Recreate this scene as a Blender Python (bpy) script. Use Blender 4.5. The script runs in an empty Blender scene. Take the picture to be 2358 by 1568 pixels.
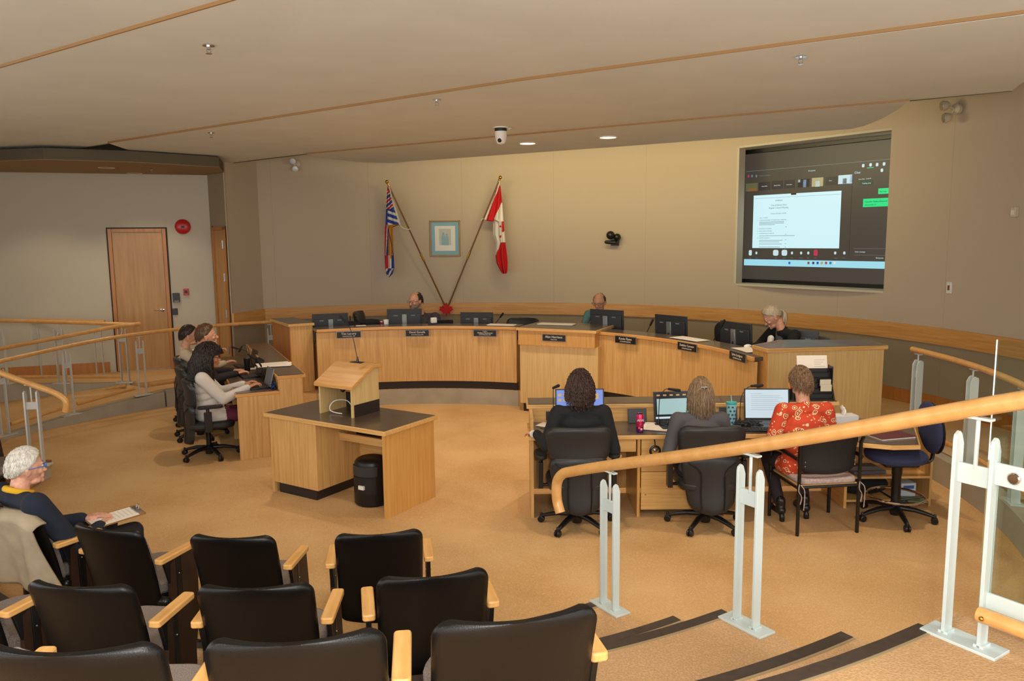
import bpy, math, random
from mathutils import Vector, Matrix
D = bpy.data
SC = bpy.context.scene
COL = SC.collection
PI = math.pi
rad = math.radians
random.seed(7)

# ---------------------------------------------------------------- camera
CAM_H, FPX, PITCH, ROLL = 2.4, 1798.0, rad(7.5), rad(0.6)
FW = Vector((0, math.cos(PITCH), -math.sin(PITCH)))
UP = Vector((0, math.sin(PITCH), math.cos(PITCH)))
cam = D.objects.new('camera', D.cameras.new('camera'))
COL.objects.link(cam)
cam.data.sensor_width = 36.0
cam.data.lens = 36.0 * FPX / 2358.0
cam.data.clip_start = 0.05
cam.location = (0, 0, CAM_H)
cam.rotation_euler = (Matrix.Rotation(PI / 2 - PITCH, 3, 'X') @ Matrix.Rotation(-ROLL, 3, 'Z')).to_euler()
SC.camera = cam


def ray(px, py):                       # surveying helper: direction of a sight line from the tripod
    x, y = px - 1179.0, 784.0 - py
    c, s = math.cos(-ROLL), math.sin(-ROLL)
    x, y = c * x - s * y, s * x + c * y
    return FW + Vector((1, 0, 0)) * (x / FPX) + UP * (y / FPX)


def G(px, py, z=0.0):                  # point at height z
    d = ray(px, py)
    t = (z - CAM_H) / d.z
    return Vector((d.x * t, d.y * t, z))


def YP(px, py, y):                     # point at distance y
    d = ray(px, py)
    t = y / d.y
    return Vector((d.x * t, d.y * t, CAM_H + d.z * t))


def PL(px, py, p0, n):                 # point on a vertical plane
    d = ray(px, py)
    t = (n[0] * p0[0] + n[1] * p0[1]) / (n[0] * d.x + n[1] * d.y)
    return Vector((d.x * t, d.y * t, CAM_H + d.z * t))


C0 = Vector((-1.25, 7.4))              # centre of the round chamber floor
C1 = Vector((-0.98, 7.5))              # centre of the curved back wall
RW = 6.54


def CY(px, py, r, c=C0):               # point on an upright cylinder
    d = ray(px, py)
    A = d.x * d.x + d.y * d.y
    B = -2 * (d.x * c.x + d.y * c.y)
    K = c.x * c.x + c.y * c.y - r * r
    t = (-B + math.sqrt(max(B * B - 4 * A * K, 0))) / 2 / A
    return Vector((d.x * t, d.y * t, CAM_H + d.z * t))


def pol(r, deg, z=0.0, c=C0):
    return Vector((c.x + r * math.cos(rad(deg)), c.y + r * math.sin(rad(deg)), z))


# ---------------------------------------------------------------- materials
def lin(c):
    return tuple(((v / 255.0) / 12.92 if v / 255.0 <= .04045 else ((v / 255.0 + .055) / 1.055) ** 2.4) for v in c) + (1.0,)


def new_mat(name):
    m = D.materials.new(name)
    m.use_nodes = True
    nt = m.node_tree
    return m, nt, nt.nodes['Principled BSDF']


def mat(name, c, rough=.5, metal=0.0, spec=.5, bump=0, bscale=200, var=0, vscale=8, coat=0):
    m, nt, b = new_mat(name)
    b.inputs['Base Color'].default_value = lin(c)
    b.inputs['Roughness'].default_value = rough
    b.inputs['Metallic'].default_value = metal
    b.inputs['Specular IOR Level'].default_value = spec
    b.inputs['Coat Weight'].default_value = coat
    if bump or var:
        tc = nt.nodes.new('ShaderNodeTexCoord')
    if bump:
        n = nt.nodes.new('ShaderNodeTexNoise'); n.inputs['Scale'].default_value = bscale
        n.inputs['Detail'].default_value = 3
        bp = nt.nodes.new('ShaderNodeBump'); bp.inputs['Strength'].default_value = bump
        bp.inputs['Distance'].default_value = .002
        nt.links.new(tc.outputs['Object'], n.inputs['Vector'])
        nt.links.new(n.outputs['Fac'], bp.inputs['Height'])
        nt.links.new(bp.outputs['Normal'], b.inputs['Normal'])
    if var:
        n = nt.nodes.new('ShaderNodeTexNoise'); n.inputs['Scale'].default_value = vscale
        n.inputs['Detail'].default_value = 4
        r = nt.nodes.new('ShaderNodeValToRGB')
        a = lin([max(0, v * (1 - var)) for v in c]); e = lin([min(255, v * (1 + var)) for v in c])
        r.color_ramp.elements[0].color = a; r.color_ramp.elements[0].position = .3
        r.color_ramp.elements[1].color = e; r.color_ramp.elements[1].position = .7
        nt.links.new(tc.outputs['Object'], n.inputs['Vector'])
        nt.links.new(n.outputs['Fac'], r.inputs['Fac'])
        nt.links.new(r.outputs['Color'], b.inputs['Base Color'])
    return m


def emit(name, c, s=1.0):
    m, nt, b = new_mat(name)
    b.inputs['Base Color'].default_value = lin([v * .25 for v in c])
    b.inputs['Emission Color'].default_value = lin(c)
    b.inputs['Emission Strength'].default_value = s
    b.inputs['Roughness'].default_value = .4
    return m


def wood(name, c1, c2, scale=(26, 26, 1.1), rough=.38, coat=.15):
    m, nt, b = new_mat(name)
    tc = nt.nodes.new('ShaderNodeTexCoord')
    mp = nt.nodes.new('ShaderNodeMapping'); mp.inputs['Scale'].default_value = scale
    n = nt.nodes.new('ShaderNodeTexNoise'); n.inputs['Scale'].default_value = 1.6
    n.inputs['Detail'].default_value = 5; n.inputs['Roughness'].default_value = .6
    n.inputs['Distortion'].default_value = .4
    r = nt.nodes.new('ShaderNodeValToRGB')
    r.color_ramp.elements[0].position = .32; r.color_ramp.elements[1].position = .68
    r.color_ramp.elements[0].color = lin(c1); r.color_ramp.elements[1].color = lin(c2)
    nt.links.new(tc.outputs['Object'], mp.inputs['Vector'])
    nt.links.new(mp.outputs['Vector'], n.inputs['Vector'])
    nt.links.new(n.outputs['Fac'], r.inputs['Fac'])
    nt.links.new(r.outputs['Color'], b.inputs['Base Color'])
    b.inputs['Roughness'].default_value = rough
    b.inputs['Coat Weight'].default_value = coat
    b.inputs['Coat Roughness'].default_value = .25
    return m


def carpet(name, c1, c2, weave=90):
    m, nt, b = new_mat(name)
    tc = nt.nodes.new('ShaderNodeTexCoord')
    w = nt.nodes.new('ShaderNodeTexVoronoi'); w.inputs['Scale'].default_value = weave
    n = nt.nodes.new('ShaderNodeTexNoise'); n.inputs['Scale'].default_value = 1.1; n.inputs['Detail'].default_value = 6
    mx = nt.nodes.new('ShaderNodeMath'); mx.operation = 'MULTIPLY_ADD'; mx.inputs[1].default_value = .45
    r = nt.nodes.new('ShaderNodeValToRGB')
    r.color_ramp.elements[0].position = .35; r.color_ramp.elements[1].position = .95
    r.color_ramp.elements[0].color = lin(c1); r.color_ramp.elements[1].color = lin(c2)
    bp = nt.nodes.new('ShaderNodeBump'); bp.inputs['Strength'].default_value = .5; bp.inputs['Distance'].default_value = .004
    nt.links.new(tc.outputs['Object'], w.inputs['Vector']); nt.links.new(tc.outputs['Object'], n.inputs['Vector'])
    nt.links.new(w.outputs['Distance'], mx.inputs[0]); nt.links.new(n.outputs['Fac'], mx.inputs[2])
    nt.links.new(mx.outputs[0], r.inputs['Fac']); nt.links.new(r.outputs['Color'], b.inputs['Base Color'])
    nt.links.new(w.outputs['Distance'], bp.inputs['Height']); nt.links.new(bp.outputs['Normal'], b.inputs['Normal'])
    b.inputs['Roughness'].default_value = .95; b.inputs['Specular IOR Level'].default_value = .1
    return m


def glass(name, tint=(225, 240, 232), rough=0.0):
    m = D.materials.new(name); m.use_nodes = True
    nt = m.node_tree; nt.nodes.clear()
    o = nt.nodes.new('ShaderNodeOutputMaterial')
    g = nt.nodes.new('ShaderNodeBsdfGlossy'); g.inputs['Roughness'].default_value = .02
    t = nt.nodes.new('ShaderNodeBsdfTransparent'); t.inputs['Color'].default_value = lin(tint)
    mx = nt.nodes.new('ShaderNodeMixShader')
    f = nt.nodes.new('ShaderNodeFresnel'); f.inputs['IOR'].default_value = 1.45
    nt.links.new(f.outputs[0], mx.inputs[0]); nt.links.new(t.outputs[0], mx.inputs[1]); nt.links.new(g.outputs[0], mx.inputs[2])
    nt.links.new(mx.outputs[0], o.inputs['Surface'])
    return m


M = {}
M['maple'] = wood('maple', (196, 150, 88), (222, 180, 116))
M['maple_h'] = wood('maple_h', (200, 142, 76), (222, 168, 98), scale=(1.2, 1.2, 26))
M['maple_x'] = wood('maple_x', (200, 152, 88), (224, 180, 114), scale=(1.2, 26, 26))
M['maple_y'] = wood('maple_y', (206, 152, 84), (228, 178, 106), scale=(24, 1.5, 24))
M['pale'] = wood('pale_maple', (202, 168, 108), (220, 190, 132))
M['gold'] = wood('gold_maple', (196, 144, 74), (214, 164, 94), scale=(22, 22, 1.2))
M['band'] = wood('band_wood', (206, 148, 78), (226, 172, 104), scale=(1.2, 1.2, 22))
M['rail'] = wood('rail_oak', (208, 152, 84), (222, 170, 104), scale=(9, 9, 9), rough=.32, coat=.3)
M['door'] = wood('door_oak', (170, 124, 66), (190, 144, 84), scale=(12, 12, .8))
M['frame_wood'] = wood('frame_oak', (170, 108, 48), (190, 128, 62), scale=(12, 12, 1))
M['arm'] = wood('arm_oak', (214, 158, 88), (230, 180, 112), scale=(26, 2.5, 20), rough=.4)
M['brown_side'] = mat('brown_side', (52, 33, 22), .5)
M['laminate'] = mat('laminate', (86, 72, 60), .3, coat=.2)
M['kick'] = mat('kick', (38, 28, 24), .6)
M['concrete'] = mat('concrete', (172, 164, 146), .85, var=.05, vscale=4, bump=.3, bscale=40)
M['carpet'] = carpet('carpet', (186, 142, 90), (216, 178, 128), 120)
M['carpet_tread'] = carpet('carpet_tread', (168, 130, 90), (208, 170, 126), 105)
M['carpet_pale'] = carpet('carpet_pale', (190, 160, 120), (215, 188, 150), 70)
M['nosing'] = mat('nosing', (66, 54, 46), .55, var=.1, vscale=30)
M['nosing_lip'] = mat('nosing_lip', (160, 140, 104), .6)
M['nosing_brown'] = mat('nosing_brown', (130, 88, 58), .55)
M['ceil'] = mat('ceiling_paint', (224, 232, 230), .8, var=.015, vscale=2)
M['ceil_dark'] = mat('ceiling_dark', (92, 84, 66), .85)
M['trimwood'] = mat('trim_wood', (158, 122, 76), .5)
M['wall_left'] = mat('wall_left_paint', (194, 188, 170), .85)
M['wall_low'] = mat('wall_low', (140, 130, 112), .85)
M['white_metal'] = mat('white_metal', (196, 208, 206), .35, coat=.2)
M['chrome'] = mat('chrome', (210, 205, 205), .12, 1.0)
M['steel'] = mat('steel', (170, 170, 168), .35, 1.0)
M['brass'] = mat('brass', (200, 160, 70), .25, 1.0)
M['black'] = mat('black_plastic', (20, 20, 21), .35)
M['black_matte'] = mat('black_matte', (24, 22, 22), .7)
M['leather'] = mat('black_leather', (36, 37, 39), .42, bump=.25, bscale=350)
M['shell'] = mat('black_shell', (12, 10, 10), .36, spec=.35, bump=.3, bscale=300, var=.15, vscale=9)
M['dkgrey'] = mat('dark_grey', (48, 50, 54), .45)
M['grey'] = mat('grey_plastic', (120, 122, 124), .45)
M['silver'] = mat('silver_plastic', (150, 152, 154), .35, .6)
M['seat_grey'] = mat('seat_tweed', (124, 112, 104), .95, bump=.9, bscale=320, var=.22, vscale=240)
M['blue_fab'] = mat('navy_fabric', (48, 54, 86), .95, bump=.5, bscale=400, var=.1, vscale=200)
M['paper'] = mat('paper', (238, 228, 214), .7)
M['white'] = mat('white_plastic', (232, 230, 222), .45)
M['cream'] = mat('cream_plastic', (206, 196, 172), .5)
M['red'] = mat('red_plastic', (186, 22, 26), .3)
M['skin'] = mat('skin', (214, 156, 124), .5, var=.05, vscale=30)
M['skin_tan'] = mat('skin_tan', (196, 134, 98), .5, var=.05, vscale=30)
M['skin_old'] = mat('skin_old', (216, 160, 134), .5, var=.09, vscale=40)
M['eye'] = mat('eye_white', (225, 220, 212), .3)
M['iris'] = mat('iris', (40, 32, 26), .3)
M['lip'] = mat('lip', (170, 96, 82), .5)
M['glass'] = glass('clear_glass', (240, 247, 243))
M['cable'] = mat('cable', (22, 22, 24), .5)


# ---------------------------------------------------------------- mesh helpers
class MB:
    def __init__(s):
        s.v = []; s.f = []; s.m = []; s.X = Matrix.Identity(4); s.mi = 0

    def add(s, pts, faces):
        o = len(s.v)
        s.v += [tuple(s.X @ Vector(p)) for p in pts]
        for f in faces:
            s.f.append(tuple(i + o for i in f)); s.m.append(s.mi)
        return s

    def box(s, x0, x1, y0, y1, z0, z1):
        p = [(x0, y0, z0), (x1, y0, z0), (x1, y1, z0), (x0, y1, z0), (x0, y0, z1), (x1, y0, z1), (x1, y1, z1), (x0, y1, z1)]
        return s.add(p, [(0, 3, 2, 1), (4, 5, 6, 7), (0, 1, 5, 4), (1, 2, 6, 5), (2, 3, 7, 6), (3, 0, 4, 7)])

    def prism(s, poly, z0, z1):
        n = len(poly)
        a = sum(poly[i][0] * poly[(i + 1) % n][1] - poly[(i + 1) % n][0] * poly[i][1] for i in range(n))
        if a < 0: poly = poly[::-1]
        p = [(q[0], q[1], z0) for q in poly] + [(q[0], q[1], z1) for q in poly]
        f = [tuple(range(n - 1, -1, -1)), tuple(range(n, 2 * n))]
        f += [(i, (i + 1) % n, n + (i + 1) % n, n + i) for i in range(n)]
        return s.add(p, f)

    def prism_x(s, poly, x0, x1):        # profile in (y,z) pushed along x
        n = len(poly)
        a = sum(poly[i][0] * poly[(i + 1) % n][1] - poly[(i + 1) % n][0] * poly[i][1] for i in range(n))
        if a < 0: poly = poly[::-1]
        p = [(x0, q[0], q[1]) for q in poly] + [(x1, q[0], q[1]) for q in poly]
        f = [tuple(range(n - 1, -1, -1)), tuple(range(n, 2 * n))]
        f += [(i, (i + 1) % n, n + (i + 1) % n, n + i) for i in range(n)]
        return s.add(p, f)

    def arc(s, r0, r1, a0, a1, z0, z1, n=24, c=C0, z0b=None, z1b=None):
        # ring sector; z0b/z1b give the heights at the a1 end (ramps)
        z0b = z0 if z0b is None else z0b; z1b = z1 if z1b is None else z1b
        p = []; f = []
        for i in range(n + 1):
            t = i / n; a = rad(a0 + (a1 - a0) * t); cc, ss = math.cos(a), math.sin(a)
            lo = z0 + (z0b - z0) * t; hi = z1 + (z1b - z1) * t
            for r, z in ((r0, lo), (r1, lo), (r1, hi), (r0, hi)):
                p.append((c[0] + r * cc, c[1] + r * ss, z))
        for i in range(n):
            b = 4 * i
            for k in range(4):
                k2 = (k + 1) % 4
                f.append((b + k, b + 4 + k, b + 4 + k2, b + k2))
        f.append((0, 1, 2, 3)); f.append((4 * n + 3, 4 * n + 2, 4 * n + 1, 4 * n))
        return s.add(p, f)

    def tube(s, path, r, n=8, caps=True, closed=False, flat=1.0):
        path = [Vector(p) for p in path]
        L = len(path)
        rr = r if isinstance(r, (list, tuple)) else [r] * L
        p = []; f = []; ref = None
        for i in range(L):
            if closed: t = path[(i + 1) % L] - path[i - 1]
            else: t = path[min(i + 1, L - 1)] - path[max(i - 1, 0)]
            if t.length < 1e-9: t = Vector((0, 0, 1))
            t.normalize()
            if ref is None:
                ref = Vector((0, 0, 1)) if abs(t.z) < .9 else Vector((1, 0, 0))
            u = ref - t * ref.dot(t)
            if u.length < 1e-6: u = t.orthogonal()
            u.normalize(); w = t.cross(u); ref = u
            for k in range(n):
                a = 2 * PI * k / n
                q = path[i] + (u * math.cos(a) * flat + w * math.sin(a)) * rr[i]
                p.append(tuple(q))
        for i in range(L if closed else L - 1):
            j = (i + 1) % L
            for k in range(n):
                k2 = (k + 1) % n
                f.append((i * n + k, i * n + k2, j * n + k2, j * n + k))
        if caps and not closed:
            f.append(tuple(range(n - 1, -1, -1))); f.append(tuple((L - 1) * n + k for k in range(n)))
        return s.add(p, f)

    def lathe(s, prof, n=24, c=(0, 0, 0)):
        p = []; f = []
        for r, z in prof:
            for k in range(n):
                a = 2 * PI * k / n
                p.append((c[0] + r * math.cos(a), c[1] + r * math.sin(a), c[2] + z))
        for i in range(len(prof) - 1):
            for k in range(n):
                k2 = (k + 1) % n
                f.append((i * n + k, i * n + k2, (i + 1) * n + k2, (i + 1) * n + k))
        f.append(tuple(range(n - 1, -1, -1))); f.append(tuple((len(prof) - 1) * n + k for k in range(n)))
        return s.add(p, f)

    def ell(s, c, r, n=16, R=None):
        if not isinstance(r, (list, tuple)): r = (r, r, r)
        m = max(6, n // 2 + 2); p = []; f = []
        for i in range(m + 1):
            th = PI * i / m
            for k in range(n):
                a = 2 * PI * k / n
                q = Vector((r[0] * math.sin(th) * math.cos(a), r[1] * math.sin(th) * math.sin(a), r[2] * math.cos(th)))
                if R is not None: q = R @ q
                p.append((c[0] + q.x, c[1] + q.y, c[2] + q.z))
        for i in range(m):
            for k in range(n):
                k2 = (k + 1) % n
                f.append((i * n + k, (i + 1) * n + k, (i + 1) * n + k2, i * n + k2))
        return s.add(p, f)

    def cap(s, a, b, ra, rb=None, n=12, flat=1.0):      # tapered capsule
        rb = ra if rb is None else rb
        a, b = Vector(a), Vector(b); d = b - a
        if d.length < 1e-6: return s.ell(a, ra, n)
        t = d.normalized(); path = []; rs = []
        for k in range(4, 0, -1):
            an = PI / 2 * k / 4.2; path.append(a - t * ra * math.sin(an)); rs.append(ra * math.cos(an))
        path += [a, (a + b) / 2, b]; rs += [ra, (ra + rb) / 2, rb]
        for k in range(1, 5):
            an = PI / 2 * k / 4.2; path.append(b + t * rb * math.sin(an)); rs.append(rb * math.cos(an))
        return s.tube(path, rs, n, flat=flat)

    def surf(s, fn, nu, nv):
        p = [fn(i / nu, j / nv) for j in range(nv + 1) for i in range(nu + 1)]
        f = [(j * (nu + 1) + i, j * (nu + 1) + i + 1, (j + 1) * (nu + 1) + i + 1, (j + 1) * (nu + 1) + i) for j in range(nv) for i in range(nu)]
        return s.add(p, f)

    def rbox(s, cx, cy, cz, w, d, h, r=.02, seg=3):      # box with rounded upright edges
        return s.prism(rrect(cx, cy, w, d, r, seg), cz - h / 2, cz + h / 2)


def rrect(cx, cy, w, d, r, seg=4):
    out = []
    for k, (sx, sy) in enumerate(((1, 1), (-1, 1), (-1, -1), (1, -1))):
        for i in range(seg + 1):
            a = PI / 2 * (k + i / seg)
            out.append((cx + sx * (w / 2 - r) + r * math.cos(a), cy + sy * (d / 2 - r) + r * math.sin(a)))
    return out


def obj(name, mb, m, parent=None, bev=0, smooth=35, solid=0, remesh=0, sm=0, sub=0, loc=None, rotz=None):
    me = D.meshes.new(name)
    me.from_pydata(mb.v, [], mb.f)
    ms = m if isinstance(m, (list, tuple)) else [m]
    for q in ms: me.materials.append(q)
    if len(ms) > 1: me.polygons.foreach_set('material_index', mb.m)
    if smooth:
        me.polygons.foreach_set('use_smooth', [True] * len(me.polygons))
        if smooth < 180 and not remesh: me.set_sharp_from_angle(angle=rad(smooth))
    me.update()
    o = D.objects.new(name, me); COL.objects.link(o)
    if solid:
        k = o.modifiers.new('s', 'SOLIDIFY'); k.thickness = solid; k.offset = 0
    if bev:
        k = o.modifiers.new('b', 'BEVEL'); k.width = bev; k.segments = 2; k.limit_method = 'ANGLE'; k.angle_limit = rad(40)
    if remesh:
        k = o.modifiers.new('r', 'REMESH'); k.mode = 'VOXEL'; k.voxel_size = remesh; k.use_smooth_shade = True
    if sm:
        k = o.modifiers.new('m', 'SMOOTH'); k.iterations = sm; k.factor = .5
    if sub:
        k = o.modifiers.new('u', 'SUBSURF'); k.levels = sub; k.render_levels = sub
    if parent: o.parent = parent
    if loc is not None: o.location = loc
    if rotz is not None: o.rotation_euler = (0, 0, rotz)
    return o


def tag(o, label, cat, group=None):
    o['label'] = label; o['category'] = cat
    if group: o['group'] = group
    return o


def thing(name, label, cat, loc=(0, 0, 0), rotz=0.0, group=None):
    o = D.objects.new(name, None); COL.objects.link(o)
    o.empty_display_size = .1
    o.location = loc; o.rotation_euler = (0, 0, rotz)
    return tag(o, label, cat, group)


def struct(name, mb, m, **k):
    o = obj(name, mb, m, **k)
    if not k.get('parent'): o['kind'] = 'structure'
    return o


def dup(root, loc, rotz, label, group=None):
    def rec(o, par):
        c = o.copy(); COL.objects.link(c)
        if par: c.parent = par
        for ch in [x for x in D.objects if x.parent == o]:
            rec(ch, c)
        return c
    r = rec(root, None)
    r.location = loc; r.rotation_euler = (0, 0, rotz); r['label'] = label
    if group: r['group'] = group
    return r


def text(body, size, m, parent, loc, rot=(PI / 2, 0, 0), align='CENTER', name='lettering', ext=.0006, sx=1.0):
    c = D.curves.new(name, 'FONT'); c.body = body; c.size = size; c.align_x = align; c.align_y = 'CENTER'
    c.extrude = ext; c.resolution_u = 2
    tmp = D.objects.new('tmp_text', c)
    me = D.meshes.new_from_object(tmp); D.objects.remove(tmp); D.curves.remove(c)
    me.materials.clear(); me.materials.append(m)
    o = D.objects.new(name, me); COL.objects.link(o)
    o.parent = parent; o.location = loc; o.rotation_euler = rot; o.scale = (sx, 1, 1)
    return o


def face_dir(p, q):                    # z rotation that turns local +Y from p towards q
    return math.atan2(q[1] - p[1], q[0] - p[0]) - PI / 2
# ---------------------------------------------------------------- the setting
R_AR = 5.37
DAIS_Z, TOP_Z = .23, 1.15
mb = MB(); mb.arc(.001, R_AR + .1, 0, 360, -.1, 0, 96)
mb.prism([(-9.5, 5), (-5.5, 4), (-5.5, 11), (-9.5, 11.2)], -.1, -.002)
mb.prism([(1.0, -1), (8, -1), (8, 6), (1.0, 6)], -.1, -.003)
struct('floor', mb, M['carpet'])

# seating tiers behind the arena, with their half steps in the aisle
TA0, TA1 = 176, 302
mb = MB()
mb.arc(3.36, 8.6, TA0 + 30, TA1, 0, .18, 60); mb.arc(3.54, 8.6, TA0, TA0 + 30, 0, .18, 20)
mb.arc(4.36, 8.6, TA0, TA1, .18, .54, 60)
mb.arc(5.36, 9.6, TA0, TA1 + 2, .54, .90, 60)
mb.arc(4.02, 4.36, 287.5, TA1, .18, .36, 8)
mb.arc(5.03, 5.36, 287.5, TA1, .54, .72, 8)
t = struct('floor_tier', mb, M['carpet_tread'])
mb = MB()
for r, z, a0 in ((3.36, .18, TA0 + 30), (4.36, .54, TA0), (5.36, .90, TA0), (4.02, .36, 287.5), (5.03, .72, 287.5)):
    mb.arc(r - .012, r + .046, a0, TA1 - .3, z - .03, z + .006, 50)
o = struct('trim_1', mb, M['nosing'])
mb = MB()
for r, z, a0 in ((3.36, .18, TA0), (4.36, .54, 287.5), (5.36, .90, 287.5), (4.02, .36, 287.5), (5.03, .72, 287.5)):
    mb.arc(r + .046, r + .058, a0, TA1 - .3, z - .03, z + .004, 40)
struct('trim_2', mb, M['nosing_lip'])
mb = MB()
for a in (TA0 - .25,):
    mb.arc(3.53, 4.6, a - 2.2, a, 0, .14, 3)
struct('curb_wall', mb, M['concrete'], bev=.004)
mb = MB(); mb.arc(3.52, 4.6, TA0 - 2.6, TA0 - .2, .14, .186, 3); mb.arc(3.52, 3.62, TA0 - .2, TA0 + 30, .14, .188, 12)
struct('trim_3', mb, M['nosing_brown'])

# concrete curbs around the arena: right side, left ramp
mb = MB(); mb.arc(R_AR, R_AR + .14, -34, 14, 0, .245, 30)
struct('curb_wall.001', mb, M['concrete'])
mb = MB()
mb.arc(R_AR, R_AR + .13, 135.3, 161, 0, .225, 24, z0b=0, z1b=.035)
mb.arc(R_AR, R_AR + .13, 116.5, 135, 0, .25, 16)
struct('curb_wall.002', mb, M['concrete'])
# ramp and landing floors
mb = MB()
N = 14
pts = []; fc = []
for i in range(N + 1):
    t_ = i / N; a = 161 + (136 - 161) * t_
    p = pol(R_AR + .12, a); z = .03 + .215 * t_
    q = Vector((-8.4 + 2.75 * t_, 11.26, -.04 + .37 * t_))
    pts += [(p.x, p.y, z), (q.x, q.y, q.z), (q.x, q.y, -.2), (p.x, p.y, -.2)]
for i in range(N):
    b = 4 * i
    for k in range(4): fc.append((b + k, b + 4 + k, b + 4 + (k + 1) % 4, b + (k + 1) % 4))
mb.add(pts, fc)
struct('floor_ramp', mb, M['carpet'])
mb = MB()
land = [pol(R_AR + .12, a)[:2] for a in range(136, 115, -3)] + [(-3.2, 13.6), (-4.7, 13.1), (-9, 11.7), (-9, 11.36), (-5.65, 11.36), (-5.6, 11.26)]
mb.prism(land, -.1, .25)
mb.prism([(-5.62, 11.3), (-4.6, 12.2), (-4.7, 13.1), (-9, 11.7), (-9, 11.36)], .2, .33)
struct('floor_landing', mb, M['carpet'])
mb = MB(); mb.prism([(-9, 11.25), (-5.6, 11.25), (-5.6, 11.38), (-9, 11.38)], -.1, .345)
struct('curb_wall.003', mb, M['concrete'])
mb = MB(); mb.arc(R_AR + .14, RW + .3, -34, 10, -.1, .23, 24)
struct('floor_walkway', mb, M['carpet_pale'])
mb = MB()
mb.arc(3.84, 7.2, 10, 118, -.05, DAIS_Z, 50)
struct('floor_dais', mb, M['carpet'])
mb = MB()
mb.arc(3.83, 3.98, 69.6, 113.5, 0, DAIS_Z - .005, 40)
mb.arc(3.83, 3.98, 12, 48, 0, DAIS_Z - .005, 30)
struct('curb_wall.004', mb, M['concrete'])


# curved back wall with the opening for the screen
def seam_mat(name, c, step, off):
    m, nt, b = new_mat(name)
    tc = nt.nodes.new('ShaderNodeTexCoord'); sx = nt.nodes.new('ShaderNodeSeparateXYZ')
    at = nt.nodes.new('ShaderNodeMath'); at.operation = 'ARCTAN2'
    nt.links.new(tc.outputs['Object'], sx.inputs[0])
    nt.links.new(sx.outputs['Y'], at.inputs[0]); nt.links.new(sx.outputs['X'], at.inputs[1])
    a2 = nt.nodes.new('ShaderNodeMath'); a2.operation = 'MULTIPLY_ADD'
    a2.inputs[1].default_value = 1 / rad(step); a2.inputs[2].default_value = off + 50
    fr = nt.nodes.new('ShaderNodeMath'); fr.operation = 'FRACT'
    lt = nt.nodes.new('ShaderNodeMath'); lt.operation = 'LESS_THAN'; lt.inputs[1].default_value = .005
    nt.links.new(at.outputs[0], a2.inputs[0]); nt.links.new(a2.outputs[0], fr.inputs[0]); nt.links.new(fr.outputs[0], lt.inputs[0])
    n = nt.nodes.new('ShaderNodeTexNoise'); n.inputs['Scale'].default_value = 160; n.inputs['Detail'].default_value = 2
    r = nt.nodes.new('ShaderNodeValToRGB')
    r.color_ramp.elements[0].color = lin([v * .95 for v in c]); r.color_ramp.elements[1].color = lin([v * 1.04 for v in c])
    nt.links.new(tc.outputs['Object'], n.inputs['Vector']); nt.links.new(n.outputs['Fac'], r.inputs['Fac'])
    mx = nt.nodes.new('ShaderNodeMix'); mx.data_type = 'RGBA'
    mx.inputs['B'].default_value = lin([v * .93 for v in c])
    nt.links.new(lt.outputs[0], mx.inputs['Factor']); nt.links.new(r.outputs['Color'], mx.inputs['A'])
    nt.links.new(mx.outputs['Result'], b.inputs['Base Color'])
    b.inputs['Roughness'].default_value = .95; b.inputs['Specular IOR Level'].default_value = .1
    return m


M['wallfab'] = seam_mat('wall_fabric', (198, 182, 160), 14.3, -.22)
M['wallfab_shaded'] = seam_mat('wall_fabric_shaded', (158, 146, 124), 14.3, -.22)  # same wall fabric with shade mixed into its colour, for lower and corner walls
OPA, OPB, OPZ0, OPZ1 = 25.55, 46.55, 1.65, 3.725
WA0, WA1, WTOP = -34, 119.5, 4.3
BZ0, BZ1 = 1.045, 1.25
Z3 = (0, 0, 0)


def wallarc(mb, a0, a1, z0, z1, n=None):
    mb.arc(RW, RW + .2, a0, a1, z0, z1, n or max(2, int(abs(a1 - a0) / 2.5)), c=Z3)


mb = MB()
wallarc(mb, WA0, OPA, BZ1, WTOP); wallarc(mb, OPA, OPB, BZ1, OPZ0); wallarc(mb, OPA, OPB, OPZ1, WTOP); wallarc(mb, OPB, WA1, BZ1, WTOP)
struct('wall_back', mb, M['wallfab'], loc=(C1.x, C1.y, 0))
mb = MB(); wallarc(mb, WA0, WA1, 0, BZ0, 60)
struct('wall_lower', mb, M['wallfab_shaded'], loc=(C1.x, C1.y, 0))
mb = MB(); mb.arc(RW - .035, RW + .18, WA0, WA1, BZ0, BZ1, 70, c=Z3)
struct('trim_4', mb, M['band'], loc=(C1.x, C1.y, 0))
mb = MB(); mb.arc(RW - .015, RW + .1, WA0, WA1, .2, .40, 70, c=Z3)
struct('baseboard_back', mb, M['frame_wood'], loc=(C1.x, C1.y, 0))
# right wall stub turning away beyond the curved wall keeps the room closed
mb = MB(); mb.box(4.4, 9.5, 3.3, 3.5, 0, WTOP)
# door wall, short return wall
K = Vector((-4.9, 12.87)); UL = Vector((-.945, -.328)).normalized(); NL = Vector((.328, -.945)).normalized()
KE = Vector((-4.46, 12.40))


def wallbox(mb, a, b, z0, z1, th=.15, side=1):
    a, b = Vector(a[:2]), Vector(b[:2]); d = (b - a).normalized(); n = Vector((-d.y, d.x)) * side * th
    mb.prism([tuple(a), tuple(b), tuple(b + n), tuple(a + n)], z0, z1)


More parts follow.
